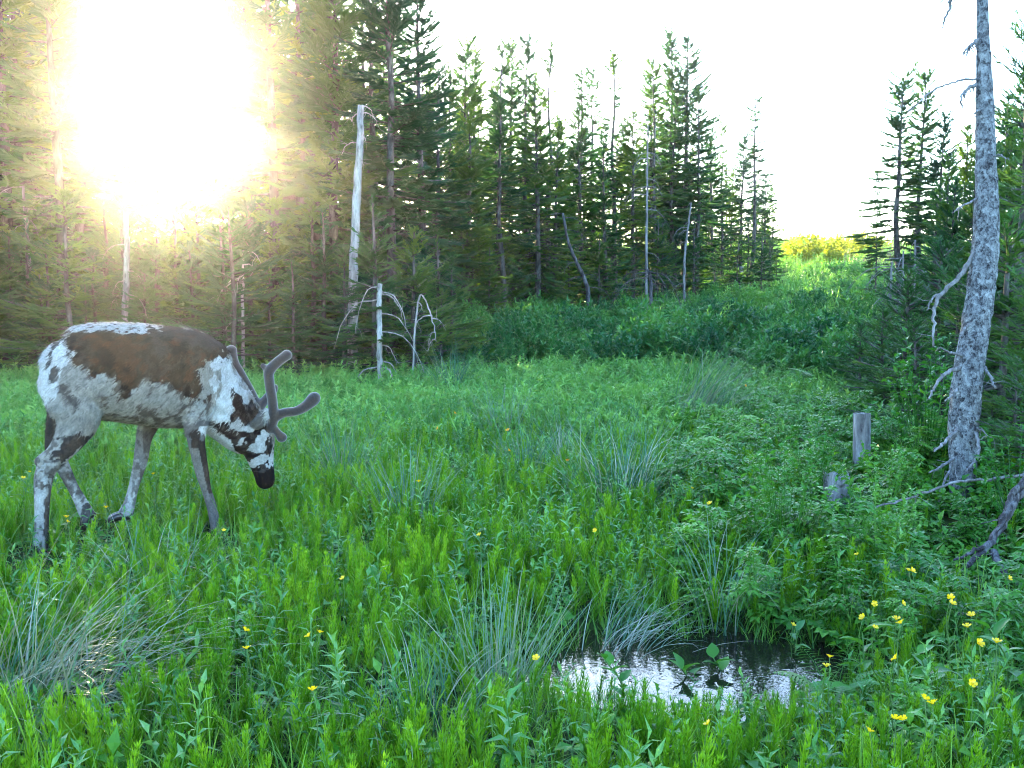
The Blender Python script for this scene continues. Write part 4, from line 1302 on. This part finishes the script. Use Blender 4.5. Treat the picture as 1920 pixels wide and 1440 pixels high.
def fallen_thick(mb):
    a = stick(mb, [at(1965, 855, 4.55), at(1922, 908, 4.5), at(1886, 968, 4.4), at(1856, 1020, 4.32), at(1812, 1062, 4.2)], .028, .010, 26, 8, .004)
    stick(mb, [at(1945, 880, 4.5), at(1900, 925, 4.45), at(1888, 955, 4.42), at(1886, 985, 4.4)], .016, .008, 14, 7, .003)
    stick(mb, [at(1856, 1018, 4.32), at(1830, 1032, 4.25), at(1788, 1050, 4.15)], .011, .004, 12, 6, .003)
    stick(mb, [at(1862, 1034, 4.3), at(1876, 1058, 4.2), at(1888, 1085, 4.1)], .016, .012, 10, 8, .002)
    stick(mb, [at(1886, 968, 4.4), at(1866, 974, 4.35), at(1840, 982, 4.3)], .004, .0015, 8, 5, .002)
    twigs(mb, a, 10, .05, .16, .0028, .3)


one_piece('fallen_branch', 'thin bare dead branch lying across the foot of the pale trunk', 'branch', 'deadwood', fallen_thin, on_ground(1760, 1010))
one_piece('fallen_branch', 'thick forked dark dead branch propped on the ground beyond the pale trunk', 'branch', 'darkwood', fallen_thick, on_ground(1830, 1090))


def stump(px, top, bot, wpx, Y, label, split):
    base = stand(px, Y); g = np.random.default_rng(int(px))
    root = thing('tree_stump', label, 'stump', base)
    h = float(at(px, top, Y)[2] - base[2]); r = wpx / 2 / F * Y
    mb = MB(); n, sd = 16, 26
    a = np.arange(sd) * 2 * math.pi / sd
    V = []
    for i in range(n):
        t = i / (n - 1)
        rr = r * (1 + .35 * (1 - t) ** 6) * (1 + .07 * np.sin(a * 5 + 2) + g.normal(0, .03, sd))
        z = h * t * (1 + (split * (.5 * np.sin(a * 2 + 1) + .5 * np.sin(a * 5)) + g.normal(0, .06 * split + .004, sd)) * (t > .8))
        V.append(np.stack([np.cos(a) * rr - .04 * t * r * 4, np.sin(a) * rr, z - .06 * (1 - t)], -1))
    V = np.concatenate(V)
    i, k = np.meshgrid(np.arange(n - 1), np.arange(sd), indexing='ij'); k2 = (k + 1) % sd
    mb.add(V, None, np.stack([i * sd + k, i * sd + k2, (i + 1) * sd + k2, (i + 1) * sd + k], -1).reshape(-1, 4))
    link('stump_bark', mb.mesh('stump_bark', M['stump'], smooth=True), root)
    tb = MB(); ring = V[-sd:]; c = ring.mean(0) - A(0, 0, .02 * (split > 0) + .004)
    inner = c + (ring - c) * .93 - A(0, 0, .006)
    tb.add(np.vstack([inner, c[None]]), np.stack([np.full(sd, sd), np.arange(sd), (np.arange(sd) + 1) % sd], -1))
    link('cut_top', tb.mesh('cut_top', M['snag']), root)


stump(1622, 776, 835, 31, 6.4, 'upright grey tree stump with flat cut top in the leafy undergrowth', 0)
stump(1578, 893, 960, 48, 5.5, 'broken dark tree stump with split top half hidden by leaves', .16)
stump(1388, 500, 520, 8, 31, 'small pale stump far up the clearing by the stand of spruces', 0)


def snag(name, label, base_px, pts, Y, r0, r1, mat, br=0, cat='dead tree', blen=.5, drop=.6, group=None, jag=True):
    P0 = stand(base_px, Y)
    root = thing(name, label, cat, P0, 0, group)
    mb = MB()
    W = [P0 - A(0, 0, .1) + A(0, 0, 0)] + [at(x, y, Y) for x, y in pts]
    C = stick(mb, [w - P0 for w in W], r0, r1, 30, 9, .004)
    link('trunk', mb.mesh('snag_trunk', M[mat], smooth=True), root)
    for q in range(br):
        b = MB(); i = drg.integers(4, len(C)); az = drg.uniform(0, 6.28); l = blen * drg.uniform(.4, 1.1)
        d = A(math.cos(az), math.sin(az), 0)
        c = stick(b, [C[i], C[i] + d * l * .5 + A(0, 0, -.10 * l * drop), C[i] + d * l * .85 + A(0, 0, -.6 * l * drop), C[i] + d * l + A(0, 0, -1.1 * l * drop)], .008, .002, 10, 5, .004)
        twigs(b, c, 5, .04, .18, .002, .8)
        link('branch', b.mesh('snag_branch', M[mat], smooth=True), root)


snag('broken_snag', 'tall silver branchless snag broken off at the top among hazy spruces', 660, [(662, 560), (664, 480), (668, 380), (674, 280), (677, 198)], 12.2, .062, .038, 'snag', 7, blen=.22)
snag('broken_snag', 'short pale stub with drooping bare branches at the meadow edge', 712, [(712, 640), (711, 580), (713, 532)], 11.3, .032, .026, 'snag', 12, blen=.5, drop=1.0)
snag('leaning_snag', 'bent grey dead sapling drooping beside the short pale stub', 770, [(785, 560), (808, 590), (818, 640)], 11.5, .012, .004, 'snag', 5, blen=.25)
snag('leaning_snag', 'leaning dark dead trunk at the foot of the middle stand', 1106, [(1102, 545), (1085, 500), (1066, 455), (1055, 400)], 18.5, .045, .02, 'darkwood', 8, blen=.5)
snag('broken_snag', 'thin pale dead trunk standing straight in the middle stand', 1212, [(1212, 500), (1213, 400), (1214, 300), (1215, 235)], 20.5, .032, .012, 'deadwood', 16, blen=.45)
snag('root_tangle', 'tangle of arching bare dead branches in front of the middle stand', 1222, [(1220, 530), (1214, 505)], 19.3, .04, .02, 'darkwood', 22, blen=.95, drop=.9)
snag('leaning_snag', 'thin dead pole tilted between spruces of the middle stand', 1282, [(1284, 480), (1290, 430), (1296, 380)], 23, .03, .015, 'deadwood', 6, blen=.4)
snag('leaning_snag', 'slender bare trunk slanting behind the reindeer near the leaning spruce', 60, [(62, 560), (50, 450), (44, 350)], 13.0, .035, .015, 'deadwood', 14, blen=.5)
snag('broken_snag', 'thin straight dead sapling in the fir thicket behind the reindeer shoulders', 455, [(455, 560), (456, 520), (455, 470)], 11.9, .022, .008, 'snag', 6, blen=.3)
snag('broken_snag', 'grey bare trunk standing in firs behind the reindeer back', 234, [(234, 600), (236, 540), (238, 470), (236, 400)], 12.4, .045, .028, 'deadwood', 8, blen=.4)
for px, b, t in ((1690, 560, 470), (1712, 565, 450), (1668, 580, 490)):
    snag('bare_pole', 'grey bare pole tangled with dead twigs below the open-branched spruce', px, [(px, b), (px + 3, (b + t) / 2), (px + 4, t)], 15.5, .03, .012, 'deadwood', 14, blen=.6, group='bare poles under the open-branched spruce')


# ------------------------------------------------------------------ rush tussocks
def tussock(px, py, H, n, label, dry=.25, curl=1.0, lean=.5, az0=None, rad=.07, W=.0042, group=None):
    b = on_ground(px, py); g = np.random.default_rng(int(px * 7 + py))
    root = thing('rush_tussock', label, 'rush tussock', b, 0, group)
    for part, mat, k in (('green_stalks', 'rush', int(n * (1 - dry))), ('withered_stalks', 'dry', int(n * dry))):
        if k < 1:
            continue
        mb = MB()
        P = np.stack([g.normal(0, rad, k), g.normal(0, rad, k), np.full(k, -.02)], -1)
        az = np.arctan2(P[:, 1], P[:, 0]) + g.normal(0, .6, k) if az0 is None else az0 + g.normal(0, .55, k)
        blades(mb, P, az, H * g.uniform(.6, 1.15, k), np.abs(g.normal(lean * .6, lean * .5, k)), curl * g.uniform(.1, 1.2, k) * (1.5 if mat == 'dry' else 1), W * g.uniform(.7, 1.2, k), 6, rg=g)
        link(part, mb.mesh(part, M[mat]), root)


T_ = 'blue-green rush tussock '
tussock(640, 905, .50, 90, T_ + 'with upright stalks in the meadow beyond the reindeer muzzle', .2, .6, .45)
tussock(765, 985, .48, 110, T_ + 'in front of the grazing reindeer muzzle, fan-shaped', .15, .5, .5)
tussock(845, 740, .75, 130, T_ + 'at the far meadow edge below the hazy firs', .25, .9, .6)
tussock(950, 830, .55, 90, T_ + 'small and pale in the middle of the meadow', .3, .7, .6)
tussock(1060, 880, .5, 80, T_ + 'loose and spreading next to an orange flower', .3, .9, .6)
tussock(985, 905, .5, 90, T_ + 'thin-stalked in the middle meadow', .2, .7, .5)
tussock(1300, 790, .85, 260, 'large silvery rush tussock leaning over in the middle of the meadow', .35, 1.1, .6, -.2, .14)
tussock(1170, 950, .60, 240, 'wide dense rush tussock spreading sideways before the leafy bushes', .3, .9, .75, None, .14)
tussock(930, 1300, .40, 120, T_ + 'dark at the base, next to the puddle plants', .2, .5, .4, None, .06, .0036)
tussock(95, 1335, .60, 300, 'withered grey rush tussock flattened sideways at the near meadow corner', .85, 1.3, 1.0, .0, .13, .0042)
tussock(20, 1330, .5, 140, 'dark blue-green rush tussock beside the flattened withered one', .5, 1.2, .6, None, .07, .0036)
tussock(300, 1120, .42, 60, T_ + 'with few arching stalks in the horsetails', .3, 1.1, .6)
tussock(800, 1390, .34, 100, T_ + 'stubby, at the near edge of the meadow', .4, .8, .5, None, .08, .0036)
tussock(1150, 1250, .42, 120, 'arching pale rush tussock hanging over the puddle', .45, 1.5, .7, .2, .06, .0036)
tussock(1350, 1170, .48, 60, 'tall thin rush tuft standing at the far bank of the puddle', .25, 1.0, .4, None, .05, .0036)
tussock(1480, 690, .6, 90, T_ + 'at the foot of the laurel thicket', .2, .6, .5)


# ------------------------------------------------------------------ flowers
def flower_parts():
    s, pb, cb = MB(), MB(), MB()
    P = np.stack([A(0, 0, 0), A(.01, .004, .09), A(.004, .01, .17), A(.012, .004, .23)])
    tube(s, spline(P, 8), np.linspace(.0018, .0011, 8), 4)
    for k in range(2):
        leaves(s, P[1:2] * (.7 + .4 * k), A(math.cos(2.1 * k), math.sin(2.1 * k), .5)[None], A(0, 0, 1)[None], .05, .008, .1, .3)
    u = np.linspace(0, 1, 5)
    V = [A(0, 0, 0)]
    for t, w in ((.4, .55), (.8, .85), (1.0, .45)):
        for q in (-1, 0, 1):
            V.append(A(.013 * t, .011 * w * q * .55 / .55 * .6, .007 * t ** 1.5 + .0015 * abs(q)))
    pb.add(np.array(V), [(0, 2, 1), (0, 3, 2)], [(1, 2, 5, 4), (2, 3, 6, 5), (4, 5, 8, 7), (5, 6, 9, 8)])
    tube(cb, np.stack([A(0, 0, -.001), A(0, 0, .002), A(0, 0, .005)]), A(.003, .0042, .002), 7)
    return s.mesh('flower_stem', M['stem'], smooth=True), pb, cb


_stem, _pb, _cb = flower_parts()
PET = {m: _pb.mesh('flower_petal', M[m], smooth=True) for m in ('petal', 'orange')}
CEN = {m: _cb.mesh('flower_centre', M[m], smooth=True) for m in ('petal', 'orange')}
TIP = A(.012, .004, .23)


def flower(px, py, label, group, m='petal', size=1.0):
    g = np.random.default_rng(int(px * 3 + py))
    s = g.uniform(.95, 1.25)
    b = on_ground(px, py, .23 * s)
    b = A(b[0], b[1], float(gz(b[0], b[1])))
    o = thing('buttercup' if m == 'petal' else 'hawkweed', label, 'flower', b, g.uniform(0, 6.28), group, s)
    link('stem', _stem, o)
    tx, ty = g.normal(0, .5), g.normal(0, .5)
    c = link('flower_centre', CEN[m], o, TIP); c.rotation_euler = (tx, ty, 0); c.scale = (size,) * 3
    B = Matrix.Rotation(ty, 3, 'Y') @ Matrix.Rotation(tx, 3, 'X')
    for k in range(5):
        q = link('petal', PET[m], o, TIP)
        q.rotation_euler = (Matrix.Rotation(ty, 3, 'Y') @ Matrix.Rotation(tx, 3, 'X') @ Matrix.Rotation(k * 1.2566, 3, 'Z')).to_euler()
        q.scale = (size,) * 3


RB = [(1489, 1175), (1635, 1135), (1615, 1160), (1633, 1177), (1671, 1160), (1678, 1168), (1698, 1134), (1779, 1123), (1782, 1134), (1819, 1152), (1804, 1176), (1859, 1202), (1847, 1207), (1548, 1230), (1540, 1250),
      (1672, 1237), (1745, 1313), (1762, 1324), (1672, 1345), (1684, 1348), (1630, 1368), (1815, 1278), (1899, 1086), (1705, 1069), (1714, 1070), (1600, 1040), (1328, 1363)]
for x, y in RB:
    flower(x, y, 'yellow buttercup in the damp leafy growth between puddle and dead branches', 'buttercups by the puddle', size=.8)
for x, y in [(583, 1190), (596, 1189), (470, 1182), (468, 1213), (1005, 1239), (595, 1291), (905, 1004), (790, 904), (1295, 915), (1325, 945), (288, 888), (205, 952), (117, 970), (133, 978), (425, 995), (53, 885), (48, 897), (650, 1085), (1110, 995)]:
    flower(x, y, 'single yellow buttercup among horsetails and grass of the open meadow', 'buttercups of the open meadow', size=.75)
for x, y in [(1060, 864), (855, 775), (950, 845), (1340, 847), (825, 803), (952, 808), (1400, 723)]:
    flower(x, y, 'small orange flower in the pale grass of the farther meadow', 'orange meadow flowers', 'orange', .9)


# ------------------------------------------------------------------ ferns, broad-leaved plants, saplings, bushes
FERN = [p_fern(300, 6, .55), p_fern(301, 7, .5)]
for q, (px, py, s, lab) in enumerate([(1562, 1340, .5, 'light green fern with upright frond beside the puddle'), (1490, 640, 1.3, 'light fern in the laurel thicket'), (1180, 620, 1.3, 'light fern in the laurel thicket'), (1240, 655, 1.3, 'light fern in the laurel thicket'),
                              (1060, 640, 1.2, 'light fern in the laurel thicket'), (1330, 640, 1.4, 'light fern in the laurel thicket'), (1420, 610, 1.3, 'light fern in the laurel thicket'), (1130, 690, 1.1, 'light fern in the laurel thicket'), (1400, 690, 1.1, 'light fern in the laurel thicket'),
                              (1545, 735, .9, 'bright fern at the foot of the dark young firs'), (1290, 610, 1.4, 'light fern in the laurel thicket'), (1000, 610, 1.4, 'light fern in the laurel thicket')]):
    b = on_ground(px, py)
    o = thing('fern', lab, 'fern', b, q * 1.7, 'ferns in the laurel thicket' if 'thicket' in lab else None, s)
    link('fronds', FERN[q % 2], o)

_lf = MB()
_t = np.linspace(0, 1, 6)
_w = A(.06, .75, 1, .85, .5, .02)
_V = []
for t, w in zip(_t, _w):
    for q in (-1, 0, 1):
        _V.append(A(t, q * w * .5, -.35 * t ** 2 + .10 * abs(q) * w))
_Q = []
for i in range(5):
    for k in range(2):
        _Q.append((i * 3 + k, i * 3 + k + 1, i * 3 + k + 4, i * 3 + k + 3))
_lf.add(np.array(_V), None, _Q)
BIGLEAF = _lf.mesh('big_leaf', M['broad'], smooth=True)
PALELEAF = _lf.mesh('big_pale_leaf', M['herb'], smooth=True)


def leafy_plant(px, py, H, nl, L, W, label, seed, pale=False, up=.3, name='leafy_plant', cat='plant', group=None):
    b = on_ground(px, py); g = np.random.default_rng(seed); H, L, W = H * .8, L * .68, W * .68
    root = thing(name, label, cat, b, 0, group)
    mb = MB(); C = stick(mb, [A(0, 0, -.02), A(.01, .0, H * .5), A(g.normal(0, .04), g.normal(0, .04), H)], .004, .002, 10, 5, .001, g)
    link('stem', mb.mesh('plant_stem', M['stem'], smooth=True), root)
    for k in range(nl):
        t = .35 + .65 * k / max(1, nl - 1)
        i = int(t * 9)
        o = link('leaf', PALELEAF if pale else BIGLEAF, root, C[i])
        l = L * g.uniform(.8, 1.2)
        o.scale = (l, W * g.uniform(.85, 1.15), l)
        o.rotation_euler = (g.normal(0, .2), -up - .5 * t + g.normal(0, .15), k * 2.4 + g.uniform(-.3, .3))


leafy_plant(1612, 1300, .24, 6, .15, .055, 'plant with long drooping broad leaves in front of the buttercups', 1, False, .1)
leafy_plant(1485, 1270, .22, 9, .085, .04, 'pale-leaved plant with whorled oval leaves at the puddle edge', 2, True, .15)
leafy_plant(480, 1345, .12, 5, .09, .045, 'plant with pale bluish rosette leaves in the near horsetails', 3, True, .2)
leafy_plant(1350, 1310, .18, 7, .09, .06, 'plant with broad bright leaves standing before the water', 4, False, .3)
leafy_plant(1290, 1330, .20, 7, .10, .055, 'leafy shoot with upright bright leaves next to the water', 5, False, .5)
leafy_plant(330, 1310, .16, 7, .10, .02, 'spiky pale rosette plant near the flattened tussock', 6, True, .7)
leafy_plant(870, 1090, .30, 14, .08, .03, 'tall grey-green leafy shoot in the middle horsetails', 7, True, .35)
leafy_plant(1880, 1330, .32, 10, .10, .055, 'yellowish broad-leaved shoot at the damp corner beside a dark twig', 8, False, .2)
leafy_plant(1740, 1340, .22, 9, .10, .06, 'low broad-leaved plant among the buttercups', 9, False, .15)
leafy_plant(1160, 1340, .22, 8, .085, .05, 'bright low leafy plant at the near side of the water', 10, False, .4)

SAP = [p_shrub(320, 1.0, .42, 420, .062, 'broad', .35, .5), p_shrub(321, .8, .38, 340, .055, 'broad', .4, .5)]
for q, (px, py, s, lab) in enumerate([(1735, 890, .85, 'bright leafy sapling between the flat stump and the dead trunk'), (1655, 985, .6, 'low leafy bush before the dead trunk'), (1520, 955, .5, 'low leafy bush beside the broken stump'),
                              (1905, 1000, .7, 'dark leafy bush beyond the dead trunk foot'), (1470, 1060, .6, 'leafy bush with arching shoots above the puddle'), (1640, 1080, .55, 'low leafy bush near the dark bare soil')]):
    o = thing('leafy_sapling', lab, 'bush', on_ground(px, py), q * 1.3, None, s)
    link('foliage', SAP[q % 2], o)

YB = [p_shrub(330, 1.5, .9, 900, .16, 'yellowbush', .5, .5), p_shrub(331, 1.2, .8, 700, .15, 'yellowbush', .5, .5)]
for q, (px, Y, s) in enumerate([(1500, 42, 1.0), (1535, 43, 1.1), (1570, 44, .9), (1480, 43, .8), (1610, 50, .9), (1640, 52, .8), (1590, 48, .8), (1555, 41, .6)]):
    o = thing('sunlit_bush', 'golden sunlit bush at the top of the clearing', 'bush', stand(px, Y), q * 1.1, 'sunlit bushes on the rise', s)
    link('foliage', YB[q % 2], o)
# ------------------------------------------------------------------ evening haze, added for the glow around the sun
def build_haze():
    m, nt, N, Lk, out = new_mat('haze')
    v = N.new("ShaderNodeVolumePrincipled")
    v.inputs["Color"].default_value = (.62, .63, .65, 1)
    v.inputs["Density"].default_value = HAZE_DENSITY
    v.inputs["Anisotropy"].default_value = HAZE_G
    Lk.new(v.outputs[0], out.inputs["Volume"])
    mb = MB()
    x0, x1, y0, y1, z0, z1 = -165, 165, -30, 325, -3, 14
    V = [(x, y, z) for z in (z0, z1) for y in (y0, y1) for x in (x0, x1)]
    mb.add(V, None, [(0, 2, 3, 1), (4, 5, 7, 6), (0, 1, 5, 4), (2, 6, 7, 3), (0, 4, 6, 2), (1, 3, 7, 5)])
    o = link('haze', mb.mesh('haze', m))
    tag(o, 'thin evening haze added for the glow around the low sun', 'haze', None, 'stuff')


HAZE_DENSITY, HAZE_G = .00062, .93
build_haze()
